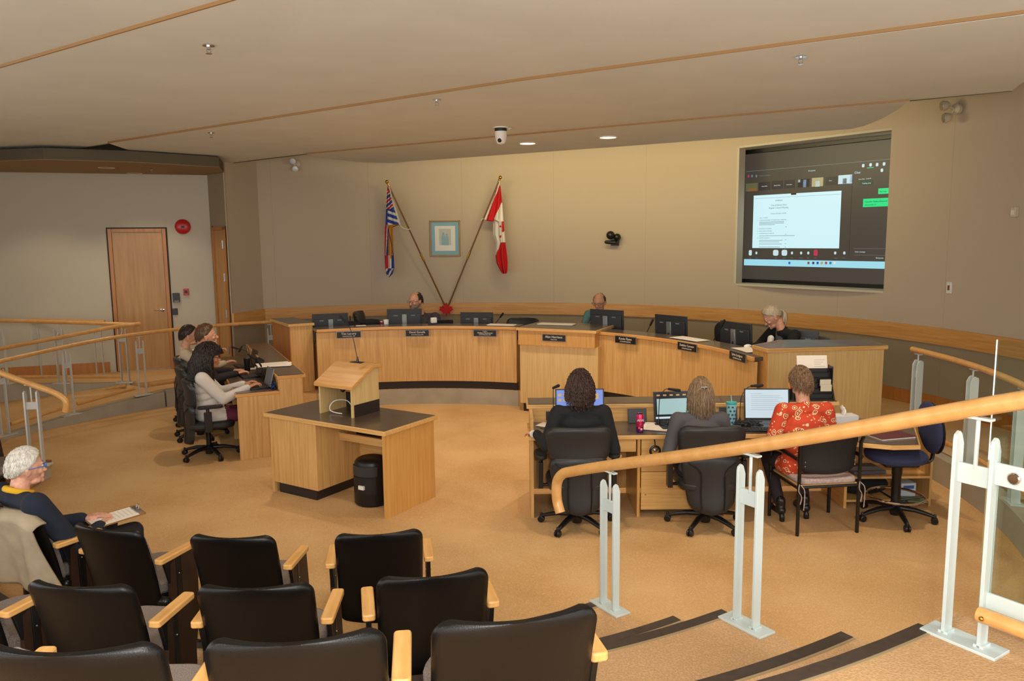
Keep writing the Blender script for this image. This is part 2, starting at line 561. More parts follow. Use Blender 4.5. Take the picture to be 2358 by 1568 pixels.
mb = MB(); wallbox(mb, K, K + UL * 4.6, .2, 3.6, .15, -1); wallbox(mb, K + UL * 4.6, K + UL * 4.6 + NL * 5, .2, 4.3, .15, 1)
struct('wall_left', mb, M['wall_left'])
mb = MB(); wallbox(mb, K, KE, .2, 4.3, .02, 1)
struct('wall_corner', mb, M['wallfab_shaded'])
cw = Vector((C1.x, C1.y)) + Vector((math.cos(rad(119.5)), math.sin(rad(119.5)))) * (RW + .0)
mb = MB(); wallbox(mb, KE, cw, BZ1, 4.3, .015, 1)
struct('wall_back.001', mb, M['wallfab'])
mb = MB(); wallbox(mb, KE, cw, .2, BZ0, .015, 1)
struct('wall_lower.001', mb, M['wallfab_shaded'])
mb = MB(); wallbox(mb, KE, cw, BZ0, BZ1, .035, -1)
struct('trim_5', mb, M['band'])


def WPt(px, py): return PL(px, py, K, NL)


def wl(p): return (Vector(p[:2]) - K).dot(UL)            # distance along the door wall


# local frame on the door wall: x to the right (towards K), z up, -y into the room
def wall_frame(name, label, cat, p, off=0.0):
    return thing(name, label, cat, (p.x + NL.x * off, p.y + NL.y * off, p.z), math.atan2(-UL.y, -UL.x))


# baseboard on the door wall, left of the door
mb = MB(); wallbox(mb, K + UL * 1.62, K + UL * 4.6, .3, .50, .015, 1)
struct('baseboard_left', mb, M['frame_wood'])

# door_1
pa, pb = WPt(247, 527), WPt(381, 526)
s0, s1 = wl(pa), wl(pb); dtop = (pa.z + pb.z) / 2; dw = s0 - s1
base = K + UL * s0
d1 = D.objects.new('door_1', None); COL.objects.link(d1); d1['kind'] = 'structure'
d1.location = (base.x, base.y, .34); d1.rotation_euler = (0, 0, math.atan2(-UL.y, -UL.x))
H1 = dtop - .34
mb = MB(); fwid = .055
mb.box(0, fwid, -.035, .02, 0, H1); mb.box(dw - fwid, dw, -.035, .02, 0, H1); mb.box(fwid, dw - fwid, -.035, .02, H1 - fwid, H1)
obj('door_frame', mb, M['frame_wood'], d1, bev=.004)
mb = MB(); mb.box(-.02, 0, -.012, .01, 0, H1 + .02); mb.box(dw, dw + .02, -.012, .01, 0, H1 + .02); mb.box(0, dw, -.012, .01, H1, H1 + .02)
obj('shadow_gap', mb, M['kick'], d1)
mb = MB(); mb.box(fwid + .005, dw - fwid - .005, -.012, .012, .01, H1 - fwid - .005)
obj('door_leaf', mb, M['door'], d1)
mb = MB(); hx = dw - fwid - .07; hz = .96
mb.X = Matrix.Translation((hx, -.012, hz)) @ Matrix.Rotation(PI / 2, 4, 'X')
mb.lathe([(.03, 0), (.03, .012), (.012, .016), (.012, .05)], 16)
mb.X = Matrix.Identity(4); mb.tube([(hx, -.06, hz), (hx - .04, -.062, hz), (hx - .12, -.055, hz - .003)], [.011, .010, .008], 8)
obj('door_handle', mb, M['chrome'], d1)
# door_2, seen almost edge on in the return wall
d2 = D.objects.new('door_2', None); COL.objects.link(d2); d2['kind'] = 'structure'
ux = (KE - K).normalized(); L2 = (KE - K).length
d2.location = (K.x, K.y, .34); d2.rotation_euler = (0, 0, math.atan2(ux.y, ux.x))
H2 = 2.28; x0, x1 = .1, L2 - .05
mb = MB(); mb.box(x0, x0 + .05, -.03, .0, 0, H2); mb.box(x1 - .05, x1, -.03, .0, 0, H2); mb.box(x0, x1, -.03, 0, H2 - .05, H2)
obj('door_frame', mb, M['frame_wood'], d2, bev=.003)
mb = MB(); mb.box(x0 + .055, x1 - .055, -.012, -.002, .01, H2 - .055)
obj('door_leaf', mb, M['door'], d2)
for hz in (2.0, 1.48, .9, .3):
    mb = MB(); mb.box(x1 - .075, x1 - .045, -.04, -.012, hz - .06, hz + .06); mb.tube([(x1 - .06, -.043, hz - .065), (x1 - .06, -.043, hz + .065)], .009, 8)
    obj('hinge', mb, M['steel'], d2)
mb = MB(); mb.box(x0 - .012, x0, -.01, .0, 0, H2 + .012); mb.box(x1, x1 + .012, -.01, 0, 0, H2 + .012)
obj('shadow_gap', mb, M['kick'], d2)

# ---------------------------------------------------------------- ceiling
ZC = {'c': 3.60, 'b': 3.617, 'a': 3.637, 'o': 3.656}


def gp(pts, z): return [tuple(G(px, py, z)[:2]) for px, py in pts]


# each sheet is measured along its edges, then drawn in metres
sheet_c = [(705, 355), (760, 366), (830, 373.5), (900, 375.5), (940, 372), (1180, 355), (1420, 338), (1660, 320), (1960, 297), (1990, 290), (2030, 274), (2065, 254), (2095, 232), (1400, 293)]
sheet_b = [(250, 330), (300, 347), (360, 361), (430, 371), (510, 378.5), (600, 366.5), (705, 354), (1400, 292), (2095, 231), (2330, 209), (2358, 188), (2400, 150), (2440, 96), (2470, 20), (2358, 34), (1200, 186)]
sheet_a = [(-160, 318), (-80, 340), (0, 353), (75, 358.5), (250, 330), (1200, 185), (2358, 30), (2620, -10), (2700, -140), (2000, -340), (1200, -185), (555, -3), (0, 157), (-260, 232)]
sheet_o = [(-260, 232), (0, 156), (555, -4), (1200, -190), (2000, -420), (1400, -700), (400, -700), (-600, -300), (-500, 200)]
mb = MB(); mb.prism(gp(sheet_c, ZC['c']), ZC['c'], ZC['c'] + .03)
struct('ceiling', mb, M['ceil'])
mb = MB(); mb.prism(gp(sheet_b, ZC['b']), ZC['b'], ZC['b'] + .03)
struct('ceiling.001', mb, M['ceil'])
mb = MB(); mb.prism(gp(sheet_a, ZC['a']), ZC['a'], ZC['a'] + .03)
struct('ceiling.002', mb, M['ceil'])
mb = MB(); mb.prism(gp(sheet_o, ZC['o']), ZC['o'], ZC['o'] + .03)
struct('ceiling.003', mb, M['ceil'])


def edge_strip(mb, pts, z0, z1, th=.008):
    for a, b in zip(pts[:-1], pts[1:]):
        wallbox(mb, a, b, z0, z1, th, -1)


mb = MB()
edge_strip(mb, gp([(705, 355), (1400, 293), (2095, 232)], ZC['c']), ZC['c'] - .001, ZC['c'] + .03)
edge_strip(mb, gp([(250, 330), (1200, 186), (2358, 32)], ZC['b']), ZC['b'] - .001, ZC['b'] + .03, .012)
edge_strip(mb, gp([(-260, 232), (0, 157), (555, -3), (1200, -185)], ZC['a']), ZC['a'] - .001, ZC['a'] + .03, .012)
struct('trim_6', mb, M['trimwood'])
mb = MB()
edge_strip(mb, gp([(75, 359), (250, 331)], ZC['a'])[::-1], ZC['a'] - .004, ZC['a'] + .05, .01)
edge_strip(mb, gp([(510, 378.5), (705, 355)], ZC['b'])[::-1], ZC['b'] - .004, ZC['b'] + .05, .01)
edge_strip(mb, gp([(2095, 232), (2330, 209)], ZC['b'])[::-1], ZC['b'] - .004, ZC['b'] + .05, .01)
struct('trim_7', mb, M['ceil_dark'])
# structural ceiling above the floating sheets, and the lower soffit over the ramp
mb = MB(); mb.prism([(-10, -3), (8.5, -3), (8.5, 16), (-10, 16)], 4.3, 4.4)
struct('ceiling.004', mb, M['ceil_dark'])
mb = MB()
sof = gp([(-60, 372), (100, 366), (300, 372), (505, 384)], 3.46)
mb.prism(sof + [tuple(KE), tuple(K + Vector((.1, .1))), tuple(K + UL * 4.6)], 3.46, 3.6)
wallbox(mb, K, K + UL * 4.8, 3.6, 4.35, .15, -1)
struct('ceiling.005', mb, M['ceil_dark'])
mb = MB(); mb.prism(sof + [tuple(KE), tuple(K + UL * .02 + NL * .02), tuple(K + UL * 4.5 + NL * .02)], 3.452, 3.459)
struct('ceiling.006', mb, mat('soffit_brightened', (150, 126, 90), .85))  # added slab, its paler colour stands in for light on the soffit underside
# ---------------------------------------------------------------- railings
def rail_post(parent, p, ang, h, mtl=None, w=.05, gap=.10, t=.014, arm=None, base=True):
    """pair of flat bars on a base plate; local x runs along the rail"""
    X = Matrix.Translation(p) @ Matrix.Rotation(ang, 4, 'Z')
    mb = MB(); mb.X = X
    if base: mb.box(-gap / 2 - .085, gap / 2 + .085, -.055, .055, 0, .012)
    hb = h - .075
    for s in (-1, 1):
        x = s * (gap / 2 + t)
        prof = [(-w / 2, .01), (w / 2, .01), (w / 2, hb - .05), (w * .2, hb - .01), (-w * .05, hb), (-w / 2 + .004, hb - .012), (-w / 2, hb - .03)]
        mb.prism_x(prof, x - t / 2, x + t / 2)
        mb.box(x - .018, x + .018, -w / 2, w / 2, .01, .022)
    mb.box(-gap / 2 - t, gap / 2 + t, -.006, .006, hb - .19, hb - .115)
    mb.tube([(0, 0, hb - .13), (0, 0, h - .012)], .008, 8)
    mb.box(-.05, .05, -.016, .016, h - .022, h - .012)
    if arm:
        mb.tube([(0, 0, hb - .05), (0, arm * .5, hb - .12), (0, arm, hb - .10)], .008, 6)
    return obj('post', mb, mtl or M['white_metal'], parent, bev=.002)


def smooth_path(pts, k=6):
    P = [Vector(p) for p in pts]; out = []
    for i in range(len(P) - 1):
        a, b, c, d = P[max(i - 1, 0)], P[i], P[i + 1], P[min(i + 2, len(P) - 1)]
        for j in range(k):
            t = j / k
            out.append(.5 * ((2 * b) + (c - a) * t + (2 * a - 5 * b + 4 * c - d) * t * t + (3 * b - a - 3 * c + d) * t ** 3))
    out.append(P[-1]); return out


# stair railing in the foreground
sd = Vector((.545, -.838, 0))
p1, p2, p3 = Vector((.57, 4.46, .18)), Vector((1.11, 3.54, .54)), Vector((1.66, 2.72, .90))
t = thing('stair_railing', 'white metal railing with thick oak handrail beside the carpeted aisle steps', 'railing')
HR = .885
top = [p1 + Vector((0, 0, HR)), p2 + Vector((0, 0, HR)), p3 + Vector((0, 0, HR))]
slope = (top[2] - top[0]) / (top[2] - top[0]).xy.length
e = top[0] - slope * .40
loop = [e + Vector((-.055, .085, -.30)), e + Vector((-.075, .115, -.22)), e + Vector((-.075, .11, -.11)), e + Vector((-.045, .06, -.035)), e + slope * .03, top[0], top[1], top[2], top[2] + slope * .16, top[2] + Vector((.545, -.838, 0)) * .22 + Vector((0, 0, .09)), top[2] + Vector((.545, -.838, 0)) * .34 + Vector((0, 0, .09)), top[2] + Vector((.545, -.838, 0)) * 1.1 + Vector((0, 0, .09))]
mb = MB(); mb.tube(smooth_path(loop, 7), .033, 16)
obj('handrail', mb, M['rail'], t, smooth=60)
ra = math.atan2(-.838, .545)
for p in (p1, p2): rail_post(t, p, ra, HR - .022, gap=.085)
rail_post(t, p3, ra, HR - .022, w=.055)
mb = MB(); mb.X = Matrix.Translation(p3) @ Matrix.Rotation(ra, 4, 'Z')
mb.box(.06, .19, -.006, .006, .62, .70); obj('bracket', mb, M['white_metal'], t, bev=.002)
mb = MB(); mb.X = Matrix.Translation(p3) @ Matrix.Rotation(ra, 4, 'Z'); mb.box(.06, .2, -.006, .006, .16, .22); obj('bracket', mb, M['white_metal'], t, bev=.002)
mb = MB(); mb.X = Matrix.Translation(p3) @ Matrix.Rotation(ra, 4, 'Z') @ Matrix.Translation((.135, -.006, .66)) @ Matrix.Rotation(PI / 2, 4, 'X')
mb.lathe([(.021, -.02), (.021, .012), (.017, .016)], 20)
obj('clamp_disc', mb, M['chrome'], t)
mb = MB(); a = p3 + Vector((.545, -.838, 0)) * .075 + Vector((-.05, -.03, .155)); mb.tube([a, a + Vector((.545, -.838, 0)) * .35, a + Vector((.545, -.838, 0)) * 1.2], .027, 14)
obj('toe_rail', mb, M['rail'], t)
mb = MB(); q = p3 + Vector((.545, -.838, 0)) * .10 + Vector((-.075, -.045, .155)); mb.ell(q, (.009, .009, .009), 10)
obj('screw', mb, M['brass'], t)
mb = MB(); mb.X = Matrix.Translation(p3) @ Matrix.Rotation(ra, 4, 'Z'); mb.box(.035, 1.4, .012, .022, .12, 1.13)
obj('glass_panel', mb, M['glass'], t)

# railing on the right-hand walkway curb
t = thing('walkway_railing', 'curved oak handrail on white metal posts along the right concrete curb', 'railing')
ang = [6.2, 2, -2.5, -7, -11.5, -16, -22, -30, -34]
mb = MB(); mb.tube(smooth_path([pol(R_AR + .05, a, 1.215) for a in ang], 5), .028, 12)
obj('handrail', mb, M['rail'], t, smooth=60)
for a in (5.4, -4.6, -14.3, -25): rail_post(t, pol(R_AR + .07, a, .245), rad(a + 90), .945, gap=.045, w=.07)
for a0, a1 in ((4.0, -3.4), (-5.8, -13.2), (-15.8, -24)):
    mb = MB(); mb.tube([pol(R_AR + .09, a0 + (a1 - a0) * i / 6, .38) for i in range(7)], .024, 10); obj('toe_rail', mb, M['rail'], t)
t = thing('tube_rail', 'short slanted oak tube rail behind the glass panel at right', 'rail')
mb = MB(); a = PL(2325, 1145, pol(5.9, -14), (1, -.2)); b = PL(2372, 1262, pol(5.75, -20), (1, -.2)); mb.tube([a, b, b + (b - a) * 1.2], .028, 12); obj('handrail', mb, M['rail'], t)

# ramp railing nearest the arena, left
t = thing('ramp_railing', 'long oak handrail on grey metal posts along the arena edge of the left ramp', 'railing')
M['post_grey'] = mat('post_grey', (196, 196, 190), .4)
ks = [(166, .90), (158.2, .965), (146.1, 1.06), (137.8, 1.105), (126.5, 1.13), (117.2, 1.13)]
mb = MB(); mb.tube(smooth_path([pol(R_AR + .04, a, z) for a, z in ks], 6), .026, 12)
obj('handrail', mb, M['rail'], t, smooth=60)
for a, zb, zt in ((158.0, .04, .965), (148.9, .12, 1.035), (138.3, .215, 1.10), (127.6, .25, 1.13), (117.9, .25, 1.13)):
    rail_post(t, pol(R_AR + .05, a, zb), rad(a + 90), zt - zb - .02, M['post_grey'], gap=.075, w=.04, t=.012)
for a0, z0, a1, z1 in ((157, .16, 149.8, .23), (147.8, .245, 139.4, .33), (137.2, .345, 128.5, .37), (126.5, .37, 119, .37)):
    mb = MB(); mb.tube([pol(R_AR + .07, a0 + (a1 - a0) * i / 5, z0 + (z1 - z0) * i / 5) for i in range(6)], .026, 10); obj('toe_rail', mb, M['rail'], t)

# middle railing on the low concrete wall between the two ramps
t = thing('switchback_railing', 'double oak handrail on the low concrete wall between the two left ramps', 'railing')
mb = MB(); yq = 11.31
A = [PL(x, y, (0, yq), (0, 1)) for x, y in ((-120, 734), (0, 738), (145, 742), (290, 746.5), (316, 747.5))]
mb.tube(smooth_path(A, 3), .027, 12); obj('handrail', mb, M['rail'], t)
B = [PL(x, y, (0, yq - .13), (0, 1)) for x, y in ((-100, 824), (0, 803), (145, 775.5), (270, 751), (300, 747.5))]
B.append(B[-1] + Vector((.1, .09, 0)))
mb = MB(); mb.tube(smooth_path(B, 3), .027, 12); obj('handrail', mb, M['rail'], t)
for px in (10, 145, 290):
    p = PL(px, 884, (0, yq), (0, 1)); zt = PL(px, 742, (0, yq), (0, 1)).z
    rail_post(t, Vector((p.x, yq, .345)), 0, zt - .345 - .02, M['post_grey'], gap=.085, w=.05, t=.012, arm=-.13)
for a, b in ((40, 135), (158, 280)):
    qa = PL(a, 868, (0, yq), (0, 1)); qb = PL(b, 867, (0, yq), (0, 1))
    mb = MB(); mb.tube([qa, qb], .024, 10); obj('toe_rail', mb, M['rail'], t)
B2 = [PL(x, y, (0, yq - .1), (0, 1)) for x, y in ((60, 938), (160, 913), (290, 887))]
mb = MB(); mb.tube(B2, .024, 10); obj('toe_rail', mb, M['rail'], t)

# far rail at the door wall
t = thing('wall_railing', 'short straight oak handrail on thin posts close to the beige door wall', 'railing')
yq = 12.0
A = [PL(x, y, (0, yq), (0, 1)) for x, y in ((-100, 733), (0, 735.5), (120, 738), (241, 740.5))]
mb = MB(); mb.tube(A, .024, 12); obj('handrail', mb, M['rail'], t)
for px in (88, 232):
    p = PL(px, 862, (0, yq), (0, 1)); zt = PL(px, 739, (0, yq), (0, 1)).z
    rail_post(t, Vector((p.x, yq, .33)), 0, zt - .33 - .02, M['post_grey'], gap=.09, w=.03, t=.010)

# left end railing of the seating tier
t = thing('aisle_end_railing', 'oak handrail with curled end on one white post at the left brown step edge', 'railing')
pb = Vector((-4.78, 7.62, .18))
R1 = [PL(x, y, (0, 7.62), (0, 1)) for x, y in ((-60, 832), (0, 858), (70, 884), (122, 903), (146, 917), (153, 931), (150, 948))]
mb = MB(); mb.tube(smooth_path(R1, 5), .030, 14); obj('handrail', mb, M['rail'], t, smooth=60)
rail_post(t, pb, 0.15, PL(62, 880, (0, 7.62), (0, 1)).z - .18 - .01, M['post_grey'], gap=.085, w=.06, t=.016)
# ---------------------------------------------------------------- council bench
def nameplate(deg, r, z, lines, label, tilt=0.0, w=.33, h=.085):
    p = pol(r, deg, z)
    t = thing('nameplate', label, 'nameplate', p, rad(deg - 90) + PI * 0, 'nameplates along the curved council bench')
    t.rotation_euler = (0, 0, rad(deg) - PI / 2)
    mb = MB(); mb.box(-w / 2, w / 2, -.012, -.004, -h / 2, h / 2); obj('plate', mb, M['black'], t, bev=.001)
    mb = MB(); e = .007
    mb.box(-w / 2 - e, w / 2 + e, -.008, 0, -h / 2 - e, h / 2 + e); obj('holder', mb, M['silver'], t)
    # text faces the middle of the room (local -Y)
    for body, size, dz, sx in lines:
        text(body, size, M['white'], t, (0, -.0125, dz), sx=sx)
    return t


def bench_section(name, label, a0, a1):
    t = thing(name, label, 'desk')
    mb = MB(); mb.arc(3.80, 3.83, a0, a1, .345, 1.10, 40); obj('front_panel', mb, M['maple'], t)
    mb = MB(); mb.arc(3.84, 3.87, a0, a1, .228, .35, 40); obj('kick_plate', mb, M['kick'], t)
    mb = MB(); mb.arc(3.765, 3.80, a0, a1, 1.108, TOP_Z - .001, 40); obj('edge_band', mb, M['maple_h'], t, bev=.004)
    mb = MB(); mb.arc(3.80, 4.12, a0, a1, 1.11, TOP_Z, 40); obj('counter_top', mb, M['laminate'], t)
    b0 = a0 + (6 if a0 < 20 else .5)
    mb = MB(); mb.arc(4.10, 4.13, b0, a1, .97, 1.11, 40); mb.arc(4.12, 4.78, b0, a1, .93, .965, 40); obj('work_top', mb, M['laminate'], t)
    n = 3
    for k in range(n + 1):
        a = b0 + (a1 - b0) * k / n
        a = min(max(a, b0 + .8), a1 - .8)
        mb = MB(); mb.arc(3.88, 4.7, a - .25, a + .25, .23, .93, 2); obj('support_panel', mb, M['maple'], t)
    return t


bench_section('council_bench', 'long curved maple council bench section left of the mayor station', 69.8, 113.2)
bench_section('council_bench', 'curved maple council bench section right of the mayor station', 8.6, 51.2)

# mayor station
ma = Vector((.06, 10.64)); mbp = Vector((1.085, 10.15)); md = (mbp - ma).normalized(); mn = Vector((-md.y, md.x))
t = thing('mayor_station', 'raised boxy maple station in the middle of the council bench', 'desk', (ma.x, ma.y, 0), math.atan2(md.y, md.x))
W = (mbp - ma).length
mb = MB(); mb.box(.015, W - .01, .025, .75, .94, 1.14); obj('upper_box', mb, M['gold'], t, bev=.002)
mb = MB(); mb.box(.02, W + .02, .07, .70, .115, .95); obj('front_panel', mb, M['pale'], t, bev=.002)
mb = MB(); mb.box(.06, W, .09, .69, 0, .115); obj('kick_plate', mb, M['kick'], t)
mb = MB(); mb.box(-.01, W + .02, 0, .8, 1.14, 1.178); obj('edge_band', mb, M['maple_x'], t, bev=.004)
mb = MB(); mb.box(.012, W, .02, .79, 1.16, 1.182); obj('counter_top', mb, M['laminate'], t)

# pedestal at the right end
PZ = 1.25
pp = [G(px, py, PZ).xy for px, py in ((1767, 803), (2046, 795), (2003, 781.5), (1793, 782), (1731, 794))]
o_ = pp[0]; ud = (pp[1] - o_).normalized(); un = Vector((-ud.y, ud.x))
lp = [((q - o_).dot(ud), (q - o_).dot(un)) for q in pp]


def inset(poly, d):
    cx = sum(q[0] for q in poly) / len(poly); cy = sum(q[1] for q in poly) / len(poly)
    return [(q[0] + (d if q[0] < cx else -d), q[1] + (d if q[1] < cy else -d)) for q in poly]


t = thing('bench_pedestal', 'wide pale maple box closing the right end of the council bench', 'desk', (o_.x, o_.y, 0), math.atan2(ud.y, ud.x))
mb = MB(); mb.prism(inset(lp, .028), 0, PZ - .043); obj('body', mb, M['pale'], t, bev=.002)
mb = MB(); q0, q4 = lp[0], lp[4]; mb.prism([(q0[0] + .014, q0[1] + .03), (q0[0] + .03, q0[1] + .03), (q4[0] + .03, q4[1]), (q4[0] + .012, q4[1])], 0, PZ - .043); obj('side_panel', mb, M['gold'], t)
mb = MB(); mb.prism(lp, PZ - .043, PZ - .002); obj('edge_band', mb, M['maple_x'], t, bev=.004)
mb = MB(); mb.prism(inset(lp, .016), PZ - .02, PZ + .001); obj('counter_top', mb, M['laminate'], t)
# pedestal at the left end
la, lb, lc = G(664, 747, 1.22), G(724, 743, 1.22), G(660, 731, 1.22)
ud = (lb - la).xy.normalized()
t = thing('bench_pedestal', 'narrow tall maple pedestal closing the left end of the council bench', 'desk', (la.x, la.y, 0), math.atan2(ud.y, ud.x))
W = (lb - la).xy.length
mb = MB(); mb.box(.03, W - .02, .03, .95, .0, 1.18); obj('body', mb, M['maple'], t, bev=.002)
mb = MB(); mb.box(.018, .032, .03, .95, .0, 1.18); obj('side_panel', mb, M['frame_wood'], t)
mb = MB(); mb.box(0, W, 0, 1.0, 1.18, 1.218); obj('edge_band', mb, M['maple_x'], t, bev=.004)
mb = MB(); mb.box(.018, W - .015, .018, .99, 1.2, 1.222); obj('counter_top', mb, M['laminate'], t)


def plate_at(px, py, r, lines, label, w=.33, h=.085):
    p = CY(px, py, r); a = math.degrees(math.atan2(p.y - C0.y, p.x - C0.x))
    return nameplate(a, r, p.z, lines, label, w=w, h=h)


Cn = ('COUNCILLOR', .022, -.022, 1.25)
plate_at(803, 770.5, 3.758, [('Tim Lavery', .042, .014, 1.1), Cn], 'black nameplate reading Tim Lavery, partly hidden by the lectern microphone')
plate_at(961, 767, 3.758, [('David Gonella', .040, .014, 1), Cn], 'black nameplate reading David Gonella')
plate_at(1117, 767, 3.758, [('Louise', .024, .028, 1), ('Wallace Richmond', .030, .003, .98), Cn], 'black nameplate reading Louise Wallace Richmond')
plate_at(1441, 783, 3.758, [('Kevin Flynn', .044, .014, 1), Cn], 'black nameplate reading Kevin Flynn')
plate_at(1583, 799, 3.758, [('Debbie Cannon', .040, .014, 1), Cn], 'black nameplate reading Debbie Cannon')
plate_at(1699.5, 821, 3.758, [('Sylvia Lindgren', .038, .014, 1), Cn], 'black nameplate reading Sylvia Lindgren')
# mayor's plate on the flat station front
c = Vector((ma.x, ma.y)) + mn * .025
pm = PL(1276, 778, c, mn)
t = thing('nameplate', 'black nameplate reading Alan Harrison on the mayor station', 'nameplate', pm, math.atan2(md.y, md.x), 'nameplates along the curved council bench')
mb = MB(); mb.box(-.165, .165, -.012, -.004, -.042, .042); obj('plate', mb, M['black'], t, bev=.001)
mb = MB(); mb.box(-.172, .172, -.008, 0, -.049, .042); obj('holder', mb, M['silver'], t)
text('Alan Harrison', .044, M['white'], t, (0, -.0125, .012)); text('MAYOR', .02, M['white'], t, (0, -.0125, -.024), sx=1.3)


# ---------------------------------------------------------------- staff desk, left
SU = Vector((-.42, .907)); SV = Vector((.907, .42))
SP0 = Vector((-3.02, 8.36))
sa = math.atan2(SV.y, SV.x)
t = thing('staff_desk', 'maple staff desk with raised ledge where three people sit at left', 'desk', (SP0.x, SP0.y, 0), sa)
mb = MB(); mb.prism_x([(0, 0), (0, .70), (.0, .70), (.028, .70), (.028, 0)], 0.0, .02)
mb = MB()
mb.prism_x([(0, 0), (.03, 0), (.03, .70), (0, .70)], .015, .47); mb.prism_x([(0, 0), (.03, 0), (.03, .865), (0, .865)], .47, .72)
obj('end_panel', mb, M['maple'], t)
mb = MB(); mb.box(.70, .73, .03, 3.0, 0, .865); mb.box(.46, .48, .03, 3.0, .70, .865); obj('back_panel', mb, M['maple_y'], t)
mb = MB(); mb.box(0, .47, 0, 3.0, .70, .735); obj('work_edge', mb, M['maple_h'], t, bev=.004)
mb = MB(); mb.box(.012, .465, .02, 2.99, .72, .741); obj('work_top', mb, M['laminate'], t)
mb = MB(); mb.box(.445, .76, -.01, 3.0, .865, .90); obj('ledge_edge', mb, M['maple_h'], t, bev=.004)
mb = MB(); mb.box(.46, .745, .008, 2.99, .885, .906); obj('ledge_top', mb, M['laminate'], t)
for y in (1.0, 2.0, 2.95):
    mb = MB(); mb.box(.05, .7, y, y + .03, 0, .70); obj('support_panel', mb, M['maple'], t)


def SD(x, y, z=.741):
    p = SP0 + SV * x + SU * y
    return Vector((p.x, p.y, z))


# ---------------------------------------------------------------- lectern table
A_, B_, C_ = Vector((-2.37, 7.26)), Vector((-1.09, 6.45)), Vector((-.68, 7.03))
LU = (B_ - A_).normalized(); LV = Vector((-LU.y, LU.x)); LW = (B_ - A_).length; LDp = .74
t = thing('lectern_table', 'maple table with dark top standing alone in the middle of the carpet', 'table', (A_.x, A_.y, 0), math.atan2(LU.y, LU.x))
TZ = .78
mb = MB(); mb.box(0, LW, 0, LDp, TZ - .04, TZ - .001); obj('edge_band', mb, M['maple_x'], t, bev=.004)
mb = MB(); mb.box(.014, LW - .014, .014, LDp - .014, TZ - .02, TZ); obj('table_top', mb, M['laminate'], t)
mb = MB(); mb.box(.055, .64, .05, .69, .10, TZ - .04); obj('cabinet', mb, M['maple'], t, bev=.002)
mb = MB(); mb.box(.03, .056, .045, .69, 0, TZ - .04); obj('leg_panel', mb, M['maple'], t)
mb = MB(); mb.box(.10, .60, .07, .66, 0, .10); obj('kick_plate', mb, M['kick'], t)
mb = MB(); mb.box(LW - .055, LW - .025, .03, LDp - .03, 0, TZ - .04); obj('leg_panel', mb, M['gold'], t)
mb = MB(); mb.box(.64, LW - .055, .62, .64, .25, TZ - .04); obj('back_panel', mb, M['maple_x'], t)
mb = MB(); mb.box(.64, LW - .055, .36, .62, .545, .57); mb.box(.64, LW - .055, .35, .365, .52, .59); obj('shelf', mb, M['maple_x'], t)


def LT(x, y, z=TZ):
    p = A_ + LU * x + LV * y
    return Vector((p.x, p.y, z))


def on_table(name, label, cat, x, y, z=TZ, rz=0.0): return thing(name, label, cat, LT(x, y, z), math.atan2(LU.y, LU.x) + rz)


# lectern on the table
q = G(736, 951, TZ); d = Vector((q.x, q.y)) - A_; lx, ly = d.dot(LU), d.dot(LV)
q2 = G(812, 963, TZ); w = (Vector((q2.x, q2.y)) - A_).dot(LU) - lx
t = on_table('lectern', 'small slanted maple lectern on the dark table top', 'lectern', lx, ly)
dp = .36; hf = .285; hb_ = .43; th = .02
side = [(0, 0), (0, hf), (dp - .1, hb_), (dp, hb_), (dp, 0)]
for x in (0, w - th):
    mb = MB(); mb.prism_x([(0, .0), (0, hf), (dp - .1, hb_ - .005), (dp, hb_ - .012), (dp, .0)], x, x + th); obj('side_panel', mb, M['pale'], t)
mb = MB(); mb.box(th, w - th, dp - .02, dp, 0, hb_ - .02); obj('back_panel', mb, M['maple_y'], t)
mb = MB(); e = .03
mb.prism_x([(-e, hf - .022), (-e, hf + .012), (dp - .11, hb_ + .022), (dp - .03, hb_ + .03), (dp + e, hb_ + .022), (dp + e, hb_ - .01), (dp - .1, hb_ - .004)], -e, w + e)
obj('reading_top', mb, M['maple_h'], t, bev=.003)
mb = MB(); mb.box(w - .003, w + .004, .02, dp, 0.0, .115); mb.box(th, w - th, dp - .026, dp - .02, 0, .15); obj('vent_strip', mb, M['kick'], t)
mb = MB(); mb.cap((w * .62, .05, hf - .045), (w * .62, .09, hf - .01), .022, .02); obj('reading_lamp', mb, M['black'], t)
# microphone on the lectern
lw_, ldp, lhb = w, dp, hb_


def goose(name, label, loc, rotz, path, head, head_r=.011, plate=(.045, .045), base_h=.012, pm=None, group=None, thin=.0035, coned=True):
    t = thing(name, label, 'microphone', loc, rotz, group)
    mb = MB(); mb.box(-plate[0], plate[0], -plate[1], plate[1], 0, base_h)
    if coned: mb.lathe([(.014, base_h), (.010, base_h + .03), (.005, base_h + .05)], 12)
    obj('base', mb, M['black'], t, bev=.002)
    mb = MB(); mb.tube(smooth_path(path, 6), thin, 8); obj('gooseneck', mb, M['black'], t)
    mb = MB(); mb.cap(head[0], head[1], head_r * .8, head_r, 10); obj('head', mb, M['black_matte'], t)
    return t


mp_ = LT(lx + w * .5, ly + dp - .05, TZ + lhb + .026)
m = goose('microphone', 'slim gooseneck microphone curving up from the lectern top', mp_, math.atan2(LU.y, LU.x),
          [(0, 0, .01), (-.015, 0, .10), (-.045, -.0, .22), (-.07, -.0, .30), (-.105, -.0, .355)], [(-.10, 0, .35), (-.20, 0, .43)], .013, plate=(.07, .035), base_h=.005)
